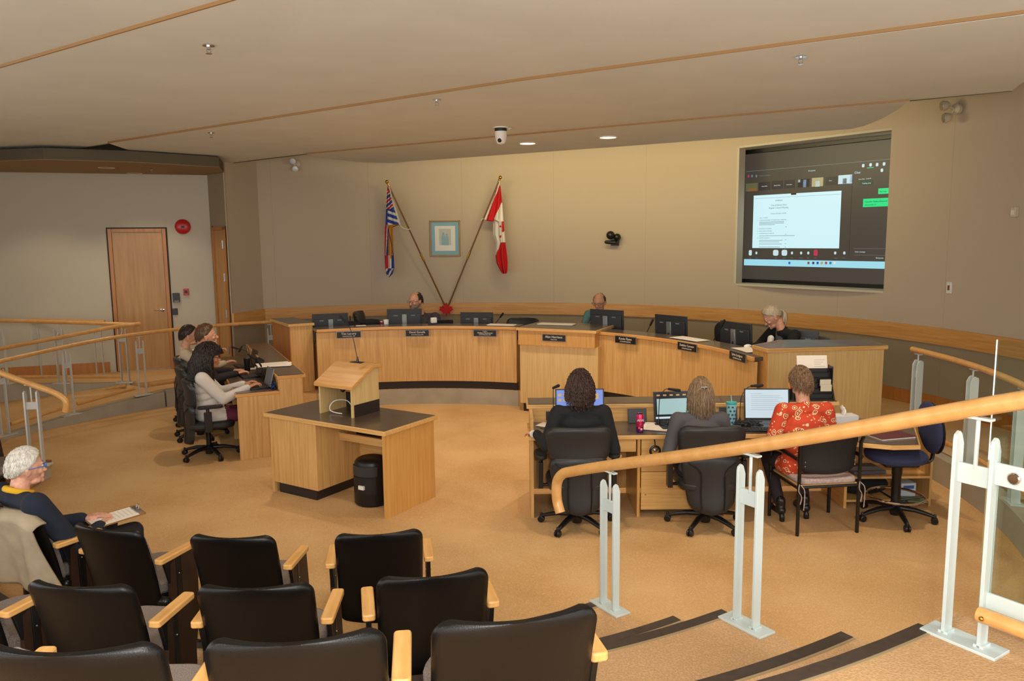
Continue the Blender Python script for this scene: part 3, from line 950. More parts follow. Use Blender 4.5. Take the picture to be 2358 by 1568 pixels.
# white charging cable inside the lectern
cb = MB(); cb.tube(smooth_path([(.20, .24, .03), (.16, .2, .10), (.10, .12, .11), (.065, .08, .07), (.08, .06, .025), (.16, .05, .012), (.24, .05, .012)], 6), .005, 8)
c_ = obj('charging_cable', cb, M['white']); c_.location = LT(lx, ly, TZ); c_.rotation_euler = (0, 0, math.atan2(LU.y, LU.x))
tag(c_, 'white looped cable inside the open lectern', 'cable')
# things below the table
t = on_table('power_strip', 'black power strip with tangled leads on the shelf under the table', 'power strip', .93, .47, .57)
mb = MB(); mb.box(-.16, .12, -.03, .03, 0, .035); obj('body', mb, M['black'], t, bev=.003)
mb = MB(); mb.tube(smooth_path([(-.1, 0, .03), (-.05, -.02, .09), (.0, .02, .13), (.06, 0, .10), (.16, .03, .05), (.30, .02, .07)], 6), .005, 6)
mb.tube(smooth_path([(.02, 0, .03), (.01, .02, .10), (-.02, 0, .15), (.02, -.01, .16), (.04, .0, .10), (.0, 0, .04)], 6), .005, 6); obj('cord', mb, M['cable'], t)
t = on_table('junction_box', 'small white outlet box inside the table next to the right leg panel', 'outlet', LW - .10, .45, .595)
mb = MB(); mb.box(-.03, .03, -.02, .02, 0, .09); obj('body', mb, M['white'], t, bev=.003)
t = on_table('waste_bin', 'black plastic waste bin with white sticker under the lectern table', 'bin', 1.08, .30, 0)
mb = MB(); mb.lathe([(.15, .0), (.165, .02), (.165, .12), (.16, .36), (.15, .40), (.142, .40), (.14, .03)], 28); obj('body', mb, M['black'], t)
mb = MB(); mb.arc(.145, .167, 225, 330, .285, .375, 12, c=(0, 0, 0)); obj('grey_flap', mb, M['dkgrey'], t)
mb = MB(); mb.arc(.145, .1665, 232, 325, .13, .275, 12, c=(0, 0, 0)); obj('opening', mb, M['cable'], t)
mb = MB(); mb.ell((0, 0, .395), (.148, .148, .05), 24); obj('domed_lid', mb, M['black'], t)
mb = MB(); mb.box(-.005, .055, -.178, -.1565, .17, .205); obj('sticker', mb, M['white'], t)

# ---------------------------------------------------------------- clerks' desk, right
KX, KY = .13, 6.42
t = thing('clerk_desk', 'long maple clerks desk with drawers and raised ledge behind the handrail', 'desk', (KX, KY, 0))
KW = 2.80
mb = MB(); mb.box(0, KW - .2, 0, .50, .70, .735); mb.prism([(KW - .25, .0), (KW - .22, -.28), (KW + .08, -.41), (KW + .30, -.40), (KW + .70, .50), (KW, .5), (KW - .25, .5)], .70, .735)
obj('work_edge', mb, M['maple_x'], t, bev=.004)
mb = MB(); mb.box(.02, KW - .2, .014, .50, .72, .741); mb.prism([(KW - .26, .014), (KW - .21, -.265), (KW + .08, -.394), (KW + .29, -.385), (KW + .68, .50), (KW, .5), (KW - .26, .5)], .72, .741)
obj('work_top', mb, M['laminate'], t)
mb = MB(); mb.box(.02, KW - .02, .50, .525, .735, .865); obj('upstand', mb, M['maple_x'], t)
mb = MB(); mb.box(-.005, KW + .02, .49, .80, .865, .90); obj('ledge_edge', mb, M['maple_x'], t, bev=.004)
mb = MB(); mb.box(.01, KW + .005, .505, .79, .885, .906); obj('ledge_top', mb, M['laminate'], t)
mb = MB(); mb.box(.02, .045, .06, .78, 0, .865); obj('end_panel', mb, M['maple'], t)
mb = MB(); mb.box(.045, KW - .02, .70, .72, .05, .865); obj('back_panel', mb, M['maple'], t)
for x in (.93, 1.68): 
    mb = MB(); mb.box(x, x + .025, .06, .70, 0, .70); obj('support_panel', mb, M['gold'], t)
mb = MB(); mb.box(KW - .02, KW + .005, .22, .72, 0, .70); obj('support_panel', mb, M['maple_y'], t)
for x0, x1, z0, z1 in ((.50, .92, .575, .69), (.50, .80, .42, .55), (.965, 1.67, .40, .69), (.965, 1.67, .06, .395)):
    mb = MB(); mb.box(x0, x1, .07, .09, z0, z1)
    o = obj('drawer', mb, M['maple_x'], t, bev=.002)
    mb = MB(); xm = (x0 + x1) / 2
    if z1 > .6 and x0 < .9: mb.tube([(xm - .03, .07, (z0 + z1) / 2), (xm - .03, .05, (z0 + z1) / 2), (xm + .03, .05, (z0 + z1) / 2), (xm + .03, .07, (z0 + z1) / 2)], .004, 6)
    else: mb.ell((x0 + .04, .065, (z0 + z1) / 2 - .03), .007, 8)
    obj('handle', mb, M['steel'], o)
# open shelf unit under the right return
SX0, SX1 = KW + .01, KW + .76
mb = MB(); mb.box(SX1 - .02, SX1, .24, .62, 0, .70); obj('end_panel', mb, M['maple'], t)
for z in (.05, .26):
    mb = MB(); mb.box(SX0, SX1 - .02, .24, .60, z, z + .02); obj('shelf', mb, M['maple_x'], t)
mb = MB(); mb.box(SX0, SX1, .60, .62, 0, .70); obj('back_panel', mb, M['maple'], t)


def KD(x, y, z=.741): return Vector((KX + x, KY + y, z))
# ---------------------------------------------------------------- auditorium chairs
def back_surf(w0, w1, z0, z1, lean, curve, th, top_r=.05, yoff=0.0):
    """upholstered/plastic chair back: local +Y is the sitter's forward direction"""
    mb = MB(); nu, nv = 20, 30

    def pt(u, v, side):
        x = (u - .5) * 2
        z = z0 + (z1 - z0) * v
        w = w0 + (w1 - w0) * v
        # rounded top and bottom corners
        k = 1.0
        hh = (z1 - z0)
        for edge in (v * hh, (1 - v) * hh):
            if edge < top_r: k = min(k, 1 - (top_r / (w / 2)) * (1 - math.sqrt(max(0, 1 - (1 - edge / top_r) ** 2))))
        X = x * w / 2 * k
        y = yoff - lean * (v) + curve * (x * x) + .018 * math.sin(v * PI)
        f = 1 - max(abs(x) ** 8, abs(2 * v - 1) ** 10) * .55
        return Vector((X, y + side * th / 2 * f, z))
    pts = []; fs = []
    for sgn in (1, -1):
        for j in range(nv + 1):
            for i in range(nu + 1): pts.append(pt(i / nu, .5 - .5 * math.cos(PI * j / nv), sgn))
    N_ = (nu + 1) * (nv + 1)
    for j in range(nv):
        for i in range(nu):
            a = j * (nu + 1) + i
            fs.append((a, a + nu + 1, a + nu + 2, a + 1)); fs.append((N_ + a, N_ + a + 1, N_ + a + nu + 2, N_ + a + nu + 1))
    for i in range(nu):
        a = i; fs.append((a, a + 1, N_ + a + 1, N_ + a)); a = nv * (nu + 1) + i; fs.append((a + 1, a, N_ + a, N_ + a + 1))
    for j in range(nv):
        a = j * (nu + 1); fs.append((a + nu + 1, a, N_ + a, N_ + a + nu + 1)); a += nu; fs.append((a, a + nu + 1, N_ + a + nu + 1, N_ + a))
    mb.add(pts, fs); return mb


def theatre_chair(label, group):
    t = thing('auditorium_chair', label, 'chair', group=group)
    mb = back_surf(.46, .475, .27, .83, .13, .05, .045, .055); obj('back_shell', mb, M['shell'], t, smooth=70)
    mb = back_surf(.41, .42, .36, .80, .115, .045, .03, .05, yoff=.03); obj('back_cushion', mb, M['seat_grey'], t, smooth=70)
    mb = MB(); mb.prism(rrect(0, .27, .44, .46, .16, 8), .37, .45)
    obj('seat', mb, M['seat_grey'], t, bev=.02)
    mb = MB(); mb.prism(rrect(0, .26, .42, .42, .14, 6), .345, .372); obj('seat_pan', mb, M['black'], t)
    for s in (-1, 1):
        x = s * .27
        mb = MB(); mb.prism(rrect(x, .135, .056, .29, .014, 3), .605, .635); obj('armrest', mb, M['arm'], t, bev=.006)
        mb = MB(); mb.box(x - .014, x + .014, .02, .28, .0, .02); mb.box(x - .012, x + .012, .12, .155, .02, .60)
        mb.prism_x([(.03, .60), (.12, .60), (.12, .40), (.09, .40)], x - .010, x + .010)
        mb.cap((x - s * .02, .05, .36), (x - s * .05, .05, .36), .03); obj('arm_frame', mb, M['black'], t, bev=.002)
        mb = MB(); mb.prism_x([(.16, .03), (.25, .03), (.285, .20), (.292, .40), (.27, .60), (.16, .60)], x - .011, x + .011)
        mb.prism_x([(.055, .03), (.115, .03), (.115, .6), (.075, .58)], x - .011, x + .011); obj('side_panel', mb, M['brown_side'], t)
        mb = MB(); mb.ell((x + s * .013, .138, .5), .005, 8); mb.ell((x - s * .013, .138, .5), .005, 8); obj('rivet', mb, M['steel'], t)
    return t


def seat_at(r, deg, z):
    p = pol(r, deg, z); return p, rad(deg) + PI / 2


BR = -.07      # chair origin sits a little in front of its back top
rows = [
    (3.30, 0.0, [(-107.6, 'front row auditorium chair beside the seated white-haired man'), (-94.6, 'front row auditorium chair in line with the lectern table, middle of three'),
                 (-81.2, 'rightmost front row auditorium chair with both oak armrests showing')]),
    (4.29, .18, [(-106.6, 'second row auditorium chair cut off by the left picture edge, oak arm showing'), (-97.2, 'second row auditorium chair with scuffed black back, nearest the left'),
                 (-87.55, 'second row auditorium chair with a faint white ring mark on its back'), (-78.0, 'rightmost second row auditorium chair')]),
    (5.42, .54, [(-89.0, 'nearest row auditorium chair cut off at the bottom left corner'), (-83.0, 'middle chair of the nearest auditorium row, bright highlight on its top edge'),
                 (-76.8, 'rightmost chair of the nearest auditorium row, beside the aisle steps')]),
]
first = None
for r, z, lst in rows:
    for deg, lab in lst:
        p, rz = seat_at(r, deg, z)
        g = 'black auditorium chairs with oak armrests'
        if first is None:
            first = theatre_chair(lab, g); first.location = p; first.rotation_euler = (0, 0, rz)
        else:
            o_ = dup(first, p, rz, lab)
            if (r > 5 and deg > -86) or (r < 4 and deg < -90) or (4 < r < 5 and deg < -90):          # chairs of the nearest row share the armrest on their left
                for ch in list(o_.children):
                    k_ = ch.name.split('.')[0]
                    if k_ in ('armrest', 'arm_frame', 'side_panel', 'rivet') and ch.data.vertices[0].co.x < 0: D.objects.remove(ch)
p, rz = seat_at(3.30, -120.9, 0); dup(first, p, rz, 'front row auditorium chair under the seated man, covered by a beige jacket')
p, rz = seat_at(3.62, -169.5, 0.0); dup(first, p + Vector((-.16, .0, .0)), rz, 'far left auditorium chair behind the white-haired man, oak arm showing')


# ---------------------------------------------------------------- task chairs
def caster(mb, x, y, r=.028):
    mb.X = Matrix.Translation((x, y, r)) @ Matrix.Rotation(math.atan2(y, x), 4, 'Z') @ Matrix.Rotation(PI / 2, 4, 'X')
    mb.lathe([(r * .8, -.024), (r, -.020), (r, -.006), (r * .5, -.004), (r * .5, .004), (r, .006), (r, .020), (r * .8, .024)], 14)
    mb.X = Matrix.Identity(4)
    mb.cap((x, y, r + .01), (x, y, r + .045), .014, .012, 8)


def star_base(t, rr=.31, h=.10, off=18):
    for k in range(5):
        a = rad(off + 72 * k); c, s = math.cos(a), math.sin(a)
        mb = MB(); mb.tube([(c * .03, s * .03, h), (c * rr * .5, s * rr * .5, h - .005), (c * rr * .85, s * rr * .85, h - .03), (c * rr, s * rr, h - .045)], [.030, .026, .021, .017], 8, flat=.8)
        lg = obj('leg', mb, M['black'], t, smooth=60)
        mb = MB(); caster(mb, c * rr, s * rr); obj('caster', mb, M['black'], lg)


def task_chair(label, group, arms=True):
    t = thing('task_chair', label, 'chair', group=group)
    star_base(t)
    mb = MB(); mb.lathe([(.04, .03), (.045, .05), (.045, .12), (.028, .13), (.026, .34)], 16); obj('column', mb, M['black'], t)
    mb = MB(); mb.box(-.11, .11, -.16, .16, .315, .35); obj('mechanism', mb, M['black_matte'], t, bev=.01)
    mb = MB(); mb.prism(rrect(0, .03, .50, .50, .14, 6), .345, .43); obj('seat', mb, M['leather'], t, bev=.03)
    mb = back_surf(.48, .57, .58, .89, .03, .055, .075, .10, yoff=-.19); obj('backrest', mb, M['leather'], t, smooth=80)
    mb = back_surf(.34, .52, .17, .64, -.02, .055, .06, .10, yoff=-.235); obj('lower_shell', mb, M['leather'], t, smooth=80)
    mb = MB()
    for s in (-1, 1):
        mb.tube(smooth_path([(s * .20, -.212, .60), (s * .105, -.240, .52), (s * .10, -.238, .35), (s * .095, -.252, .20)], 5), .006, 6)
    obj('seam', mb, M['black'], t)
    if arms:
        for s in (-1, 1):
            mb = MB(); mb.tube([(s * .20, .0, .36), (s * .30, .0, .36), (s * .305, -.01, .60)], [.02, .02, .018], 8); mb.box(s * .305 - .02, s * .305 + .02, -.05, .03, .34, .56)
            obj('arm_post', mb, M['black'], t, bev=.008)
            mb = MB(); mb.prism(rrect(s * .30, .02, .095, .26, .045, 5), .60, .63); obj('armrest', mb, M['black_matte'], t, bev=.01)
    return t


CG = 'black leather task chairs on five casters'
tc = task_chair('black leather task chair of the dark-haired clerk in the black jacket', CG)
tc.location = (.53, 6.30, 0); tc.rotation_euler = (0, 0, .02)
dup(tc, (1.60, 6.28, 0), .0, 'black leather task chair of the clerk in the grey sweater')
for i, (p, lab) in enumerate((((-3.42, 8.56), 'black task chair of the curly-haired woman in the white sweater'), ((-3.86, 9.42), 'black task chair of the man in the dark suit'),
                              ((-4.22, 10.22), 'black task chair farthest back in the left staff row'))):
    dup(tc, (p[0], p[1], 0), sa - PI / 2 + (.0, .05, .05)[i], lab)
# seats behind the council bench
for deg, r, tw, dz, lab in ((101.6, 4.75, 1.35, .17, 'black task chair turned side-on next to the black coat on the bench'),
                        (92.6, 5.15, .3, 0, 'black task chair of the bearded councillor in the dark shirt'),
                        (74.6, 5.3, .1, -.02, 'black task chair standing empty behind the third bench monitor'),
                        (59.0, 5.05, 0, 0, 'black task chair of the mayor in the teal shirt'),
                        (35.0, 4.95, 0, .12, 'black task chair standing empty behind the Kevin Flynn seat monitor'),
                        (22.3, 5.20, -.2, .05, 'black task chair of the grey-haired woman in black')):
    p = pol(r, deg, DAIS_Z + dz); dup(tc, p, rad(deg) + PI / 2 + tw, lab)

# ---------------------------------------------------------------- armchair with seat pad
t = thing('armchair', 'black metal armchair with pale seat cushion tied on, used by the woman in orange', 'chair', (2.50, 6.28, 0), rad(7))
aw, ad = .27, .235
for sx in (-1, 1):
    for sy in (-1, 1):
        mb = MB(); x = sx * (aw if sy > 0 else aw - .015)
        zt = .62 if sy > 0 else .80
        mb.tube([(x, sy * ad, 0), (x, sy * ad * (1 if sy > 0 else 1), zt - .05), (x, sy * ad - (.0 if sy > 0 else .03), zt)], .015, 8); obj('leg', mb, M['black'], t)
    mb = MB(); mb.tube(smooth_path([(sx * aw, ad, .60), (sx * (aw + .005), ad - .03, .635), (sx * (aw + .01), .0, .64), (sx * aw, -ad, .63)], 5), .017, 8, flat=.8); obj('armrest', mb, M['black'], t)
mb = MB(); mb.tube([(-aw, ad, .40), (aw, ad, .40)], .012, 8); mb.tube([(-aw, -ad, .40), (aw, -ad, .40)], .012, 8)
for s in (-1, 1): mb.tube([(s * aw, -ad, .40), (s * aw, ad, .40)], .012, 8)
obj('seat_frame', mb, M['black'], t)
mb = MB(); mb.box(-aw + .02, aw - .02, -ad + .01, ad, .395, .415); obj('seat_board', mb, M['maple_x'], t, bev=.004)
mb = MB(); mb.prism(rrect(0, .0, .50, .48, .07, 5), .415, .465); 
M['pad'] = mat('seat_pad', (176, 156, 150), .95, bump=.6, bscale=300, var=.08, vscale=60)
obj('cushion', mb, M['pad'], t, bev=.018)
mb = back_surf(.47, .50, .50, .83, .035, .055, .035, .07, yoff=-ad - .0); obj('backrest', mb, M['black_matte'], t, smooth=70)
mb = MB()
for s in (-1, 1):
    for dz in (0, .035): mb.ell((s * .21, -ad - .045 + .045, .57 + dz), .006, 8)
obj('rivet', mb, M['steel'], t)
for s in (-1, 1):
    mb = MB(); x = s * .255
    mb.tube(smooth_path([(x, -ad, .43), (x + .03, -ad - .03, .39), (x + .035, -ad - .03, .30), (x + .03, -ad - .03, .22)], 5), .004, 5)
    mb.tube(smooth_path([(x, -ad - .01, .43), (x - .02, -ad - .04, .42), (x - .02, -ad - .04, .38), (x + .01, -ad - .03, .33), (x, -ad - .03, .27)], 5), .004, 5)
    obj('tie', mb, M['pad'], t)

# ---------------------------------------------------------------- blue drafting chair
t = thing('drafting_chair', 'navy blue drafting chair with chrome foot ring at the right end of the clerks desk', 'chair', (3.23, 6.37, 0), rad(88))
star_base(t, .30, .105, 30)
mb = MB(); mb.lathe([(.035, .04), (.042, .06), (.042, .12), (.036, .14), (.036, .38), (.042, .40), (.042, .47), (.03, .48)], 18); obj('column', mb, M['black'], t)
mb = MB(); rg = .225
mb.tube([(rg * math.cos(2 * PI * k / 40), rg * math.sin(2 * PI * k / 40), .205) for k in range(40)], .011, 10, closed=True)
fr = obj('foot_ring', mb, M['chrome'], t)
mb = MB()
for k in range(3):
    a = 2 * PI * k / 3 + .4; mb.tube([(.04 * math.cos(a), .04 * math.sin(a), .17), (rg * math.cos(a), rg * math.sin(a), .205)], .008, 8)
obj('spoke', mb, M['black'], fr)
mb = MB(); mb.box(-.10, .10, -.14, .14, .475, .515); obj('mechanism', mb, M['black'], t, bev=.01)
mb = MB(); mb.ell((0, .02, .565), (.255, .25, .062), 28); mb.prism(rrect(0, .02, .46, .46, .2, 8), .52, .56); obj('seat', mb, M['blue_fab'], t, remesh=.012, sm=6)
mb = MB(); mb.tube(smooth_path([(0, -.12, .49), (0, -.26, .50), (0, -.29, .58), (0, -.285, .70)], 5), .022, 8, flat=.6); obj('back_bracket', mb, M['black'], t)
mb = MB(); mb.X = Matrix.Translation((0, -.25, .80)) @ Matrix.Rotation(rad(-6), 4, 'X')
mb.ell((0, 0, 0), (.205, .045, .22), 28); mb.ell((0, .0, -.06), (.17, .045, .17), 24)
obj('backrest', mb, M['blue_fab'], t, remesh=.012, sm=6)
mb = MB(); mb.X = Matrix.Translation((0, -.278, .79)) @ Matrix.Rotation(rad(-6), 4, 'X'); mb.ell((0, 0, 0), (.195, .03, .22), 24); obj('back_cover', mb, M['black'], t)
# ---------------------------------------------------------------- people
def head_frame(pos, yaw, pitch=0.0, roll=0.0):
    return Matrix.Translation(pos) @ Matrix.Rotation(yaw, 4, 'Z') @ Matrix.Rotation(pitch, 4, 'X') @ Matrix.Rotation(roll, 4, 'Y')


def head_geo(mb, HM, fem=False, old=False, big=1.0):
    X = mb.X.copy(); mb.X = X @ HM @ Matrix.Scale(big, 4)
    n = 36; m = 26; p = []; f = []
    for i in range(m + 1):
        th = PI * i / m
        for k in range(n):
            a = 2 * PI * k / n
            x, y, z = math.sin(th) * math.cos(a), math.sin(th) * math.sin(a), math.cos(th)
            X_, Y_, Z_ = x * .074, y * .095, z * .112
            if z < 0:
                X_ *= 1 - .30 * (-z) ** 1.3
                if y > 0: Y_ *= 1 - .10 * (-z); Y_ += .012 * (-z) ** 2
                else: Y_ *= 1 - .55 * (-z) ** 1.2
            if y > .3 and z > 0: Y_ *= 1 - .06 * z
            p.append((X_, Y_, Z_ + .01))
    for i in range(m):
        for k in range(n):
            k2 = (k + 1) % n; f.append((i * n + k, (i + 1) * n + k, (i + 1) * n + k2, i * n + k2))
    mb.add(p, f)
    mb.cap((0, .082, .012), (0, .106, -.026), .008, .0125, 10)                      # nose
    for s in (-1, 1):
        mb.ell((s * .010, .100, -.030), (.009, .009, .007), 8)
        mb.ell((s * .030, .083, .027), (.022, .010, .007), 10)                       # brow
        mb.ell((s * .036, .066, -.022), (.022, .020, .020), 10)                      # cheek
        mb.ell((s * .074, -.006, -.008), (.008, .017, .030), 10)                     # ear
        mb.ell((s * .080, -.012, .004), (.006, .013, .016), 8)
        mb.ell((s * .031, .083, -.0005), (.014, .006, .004), 8)                      # lower lid
    mb.ell((0, .092, -.052), (.022, .008, .0065), 10); mb.ell((0, .090, -.063), (.019, .008, .0065), 10)
    mb.ell((0, .078, -.088), (.020, .018, .016), 12)                                 # chin
    mb.ell((0, .04, -.078), (.046, .045, .028), 12)                                  # jaw
    mb.X = X


def eyes(t, HM, big=1.0, glasses=None, old=False, mouth=True):
    X = HM @ Matrix.Scale(big, 4)
    mb = MB(); mb.X = X
    for s in (-1, 1): mb.ell((s * .031, .0815, .010), (.0125, .0095, .0075), 12)
    e = obj('eyes', mb, M['eye'], t)
    mb = MB(); mb.X = X
    for s in (-1, 1): mb.ell((s * .031, .0885, .009), (.0052, .0035, .0055), 10)
    obj('iris', mb, M['iris'], e)
    if mouth:
        mb = MB(); mb.X = X; mb.ell((0, .0985, -.0575), (.021, .003, .0045), 10); obj('lips', mb, M['lip'], t)
    if glasses:
        mb = MB(); mb.X = X
        for s in (-1, 1):
            mb.tube([(s * .033 + .022 * math.cos(2 * PI * k / 18), .103 - abs(.022 * math.cos(2 * PI * k / 18)) * .1, .008 + .016 * math.sin(2 * PI * k / 18)) for k in range(18)], .0022, 6, closed=True)
            mb.tube([(s * .056, .100, .012), (s * .074, .085, .012), (s * .080, .0, .010), (s * .078, -.022, -.004)], .0024, 6)
        mb.tube([(-.011, .104, .010), (.011, .104, .010)], .002, 6)
        obj('glasses', mb, glasses, t)


def hairline(x, y, z, bald=0):
    zt = -.50 + (y + 1) / 2 * 1.12
    if y > .15: zt = max(zt, .10 + (y - .15) * .95)
    if z < zt: return False
    if bald and ((z > bald and y > -.62) or (y > .1 and z > .2)): return False
    return True


def hair_cap(t, HM, m, bald=0, th=.012, big=1.0, low=0.0, nz=.004, name='hair'):
    mb = MB(); mb.X = HM @ Matrix.Scale(big, 4); n, mm = 44, 34
    idx = {}; p = []; f = []

    def P(i, k, lift):
        a = 2 * PI * k / n; t_ = PI * i / mm
        x, y, z = math.sin(t_) * math.cos(a), math.sin(t_) * math.sin(a), math.cos(t_)
        X_, Y_, Z_ = x * .074, y * .095, z * .112
        if z < 0:
            X_ *= 1 - .30 * (-z) ** 1.3; Y_ *= (1 - .35 * (-z)) if y < 0 else 1
        j = 1 + lift * (1 + .28 * math.sin(a * 9 + t_ * 7) * math.sin(a * 23 + 2 * t_) + .2 * math.sin(t_ * 19 + a * 3))
        return (X_ * j, Y_ * j, Z_ * j + .01)
    mask = {}
    for i in range(mm):
        for k in range(n):
            a = 2 * PI * (k + .5) / n; t_ = PI * (i + .5) / mm
            x, y, z = math.sin(t_) * math.cos(a), math.sin(t_) * math.sin(a), math.cos(t_)
            mask[(i, k)] = hairline(x, y, z + low, bald)

    def vid(i, k, s):
        k %= n
        if (i, k, s) not in idx:
            idx[(i, k, s)] = len(p); p.append(P(i, k, (th / .09) if s else -.04))
        return idx[(i, k, s)]
    for (i, k), on in mask.items():
        if not on: continue
        f.append((vid(i, k, 1), vid(i + 1, k, 1), vid(i + 1, k + 1, 1), vid(i, k + 1, 1)))
        for (di, dk, q) in ((-1, 0, ((i, k + 1), (i, k))), (1, 0, ((i + 1, k), (i + 1, k + 1))), (0, -1, ((i, k), (i + 1, k))), (0, 1, ((i + 1, k + 1), (i, k + 1)))):
            ni, nk = i + di, (k + dk) % n
            if 0 <= ni < mm and not mask[(ni, nk)]:
                (a1, b1), (a2, b2) = q
                f.append((vid(a1, b1, 1), vid(a1, b1, 0), vid(a2, b2, 0), vid(a2, b2, 1)))
    mb.add(p, f)
    return obj(name, mb, m, t, smooth=180, sm=1)


def hair_locks(mb, HM, n, length, curl=0.0, rad_=.006, vol=1.10, seed=1, part=0.0, bald=0, back=0.0, low=0.0, taper=.5, big=1.0, wig=.3):
    rnd = random.Random(seed); X = mb.X.copy(); cnt = 0
    Hd = HM @ Matrix.Scale(big, 4); inv = Hd.inverted(); g = inv.to_3x3() @ Vector((0, 0, -1)); g.normalize()
    while cnt < n:
        v = Vector((rnd.gauss(0, 1), rnd.gauss(0, 1), rnd.gauss(0, 1))).normalized()
        if not hairline(v.x, v.y, v.z + low, bald): continue
        cnt += 1
        v2 = v; lay = vol + rnd.uniform(-.05, .08)
        p = Vector((v.x * .074, v.y * .095, v.z * .112)) * lay
        d = Vector((v.x - part * .1, v.y - back, -.25)).normalized()
        pts = [p.copy()]; L = length * rnd.uniform(.78, 1.08); k = 10; ds = L / k; ph = 3 * math.atan2(v.x, v.y) + 5 * v.z + rnd.uniform(-.5, .5)
        for i in range(k):
            d = (d * .62 + g * .5 + Vector((rnd.uniform(-1, 1), rnd.uniform(-1, 1), 0)) * wig * .12).normalized()
            p = p + d * ds
            q = Vector((p.x / .074, p.y / .095, p.z / .112))
            if q.length < lay and p.z > -.12:
                q = q.normalized() * lay; p = Vector((q.x * .074, q.y * .095, q.z * .112))
            if p.z < .03 and p.y > .02: p.y = .02
            if p.z <= -.05 and p.y > -.02 and abs(p.x) < .05: p.x = math.copysign(.055, p.x if p.x else 1)
            c = curl * min(1, i / 3)
            pts.append(p + Vector((math.cos(ph + i * 1.9), math.sin(ph + i * 1.9), 0)) * c + Vector((0, 0, .01)))
        mb.X = X @ Hd
        mb.tube([q + Vector((0, 0, .01)) if i == 0 else q for i, q in enumerate(pts)], [rad_ * (1 - (1 - taper) * i / k) for i in range(k + 1)], 5)
    mb.X = X


def crop_hair(t, HM, m, big=1.0, seed=5, bald=0, L=.018, n=1000):
    hair_cap(t, HM, m, th=.007, big=big, bald=bald)
    mb = MB(); hair_locks(mb, HM, n, L, .001, .0022, 1.06, seed=seed, back=.1, taper=.3, wig=.6, low=-.04, big=big, bald=bald); obj('hair', mb, m, t, smooth=180)


def hand_geo(mb, wrist, dirv, palm, curl=.35, side=1, s=1.0, thumb=.6, spread=.06):
    """palm: direction the palm faces; side=+1 thumb on the +cross side"""
    d = Vector(dirv).normalized(); n = Vector(palm); n = (n - d * n.dot(d)).normalized(); x = d.cross(n) * side
    o = Vector(wrist)

    def W(a, b, c): return o + (x * a + d * b + n * c) * s
    lens = ((.028, .088, .072), (.009, .093, .080), (-.010, .090, .074), (-.028, .082, .058))
    mb.cap(W(0, -.012, 0), W(0, .02, 0), .026 * s, .024 * s, 10, flat=.7)
    for i, (a, kn, fl) in enumerate(lens):
        mb.cap(W(a * .6, .015, 0), W(a, kn, -.002), .0135 * s, .0115 * s, 8)
        ang = curl * (.55 + .12 * i); p = Vector((a, kn, -.002)); av = 0; segs = (.46, .30, .24)
        for j, sg in enumerate(segs):
            av += ang * (1.0 if j == 0 else 1.25)
            q = p + Vector((a * spread * 4 * sg, math.cos(av) * fl * sg, math.sin(av) * fl * sg))
            mb.cap(W(*p), W(*q), (.0095 - .0007 * j) * s, (.0088 - .001 * j) * s, 8); p = q
    mb.cap(W(.012, .018, .004), W(.036, .045, .012), .014 * s, .0115 * s, 8)
    mb.cap(W(.036, .045, .012), W(.036 + .018 * thumb, .072, .020), .0108 * s, .0095 * s, 8)
    mb.cap(W(.036 + .018 * thumb, .072, .020), W(.036 + .020 * thumb, .094, .026), .0095 * s, .0075 * s, 8)


def torso_geo(mb, pel, chest, shL, shR, w=.15, belly=.11, depth=.11, neck=None, big=1.0):
    pel, chest, shL, shR = map(Vector, (pel, chest, shL, shR))
    side = (shR - shL).normalized()
    up = (chest - pel).normalized(); fwd = side.cross(up) * -1
    R = Matrix((side, up.cross(side), up)).transposed()
    L = (chest - pel).length
    for t_, rx, ry, off in ((0, w * 1.08, depth * 1.12, 0), (.22, w * 1.0, belly * 1.10, .012), (.45, w * .97, belly * 1.06, .015), (.7, w * 1.03, depth * 1.05, .005), (.95, w * 1.08, depth * .98, 0), (1.12, w * .92, depth * .80, -.01)):
        c = pel + up * (L * t_) + up.cross(side) * off
        mb.ell(c, (rx, ry, L * .26), 20, R=R)
    mb.cap(shL + side * .02, shR - side * .02, .062 * big, .062 * big, 12)
    if neck is not None:
        mb.cap((shL + shR) / 2 + Vector((0, 0, .02)), Vector(neck), .075 * big, .055 * big, 12)


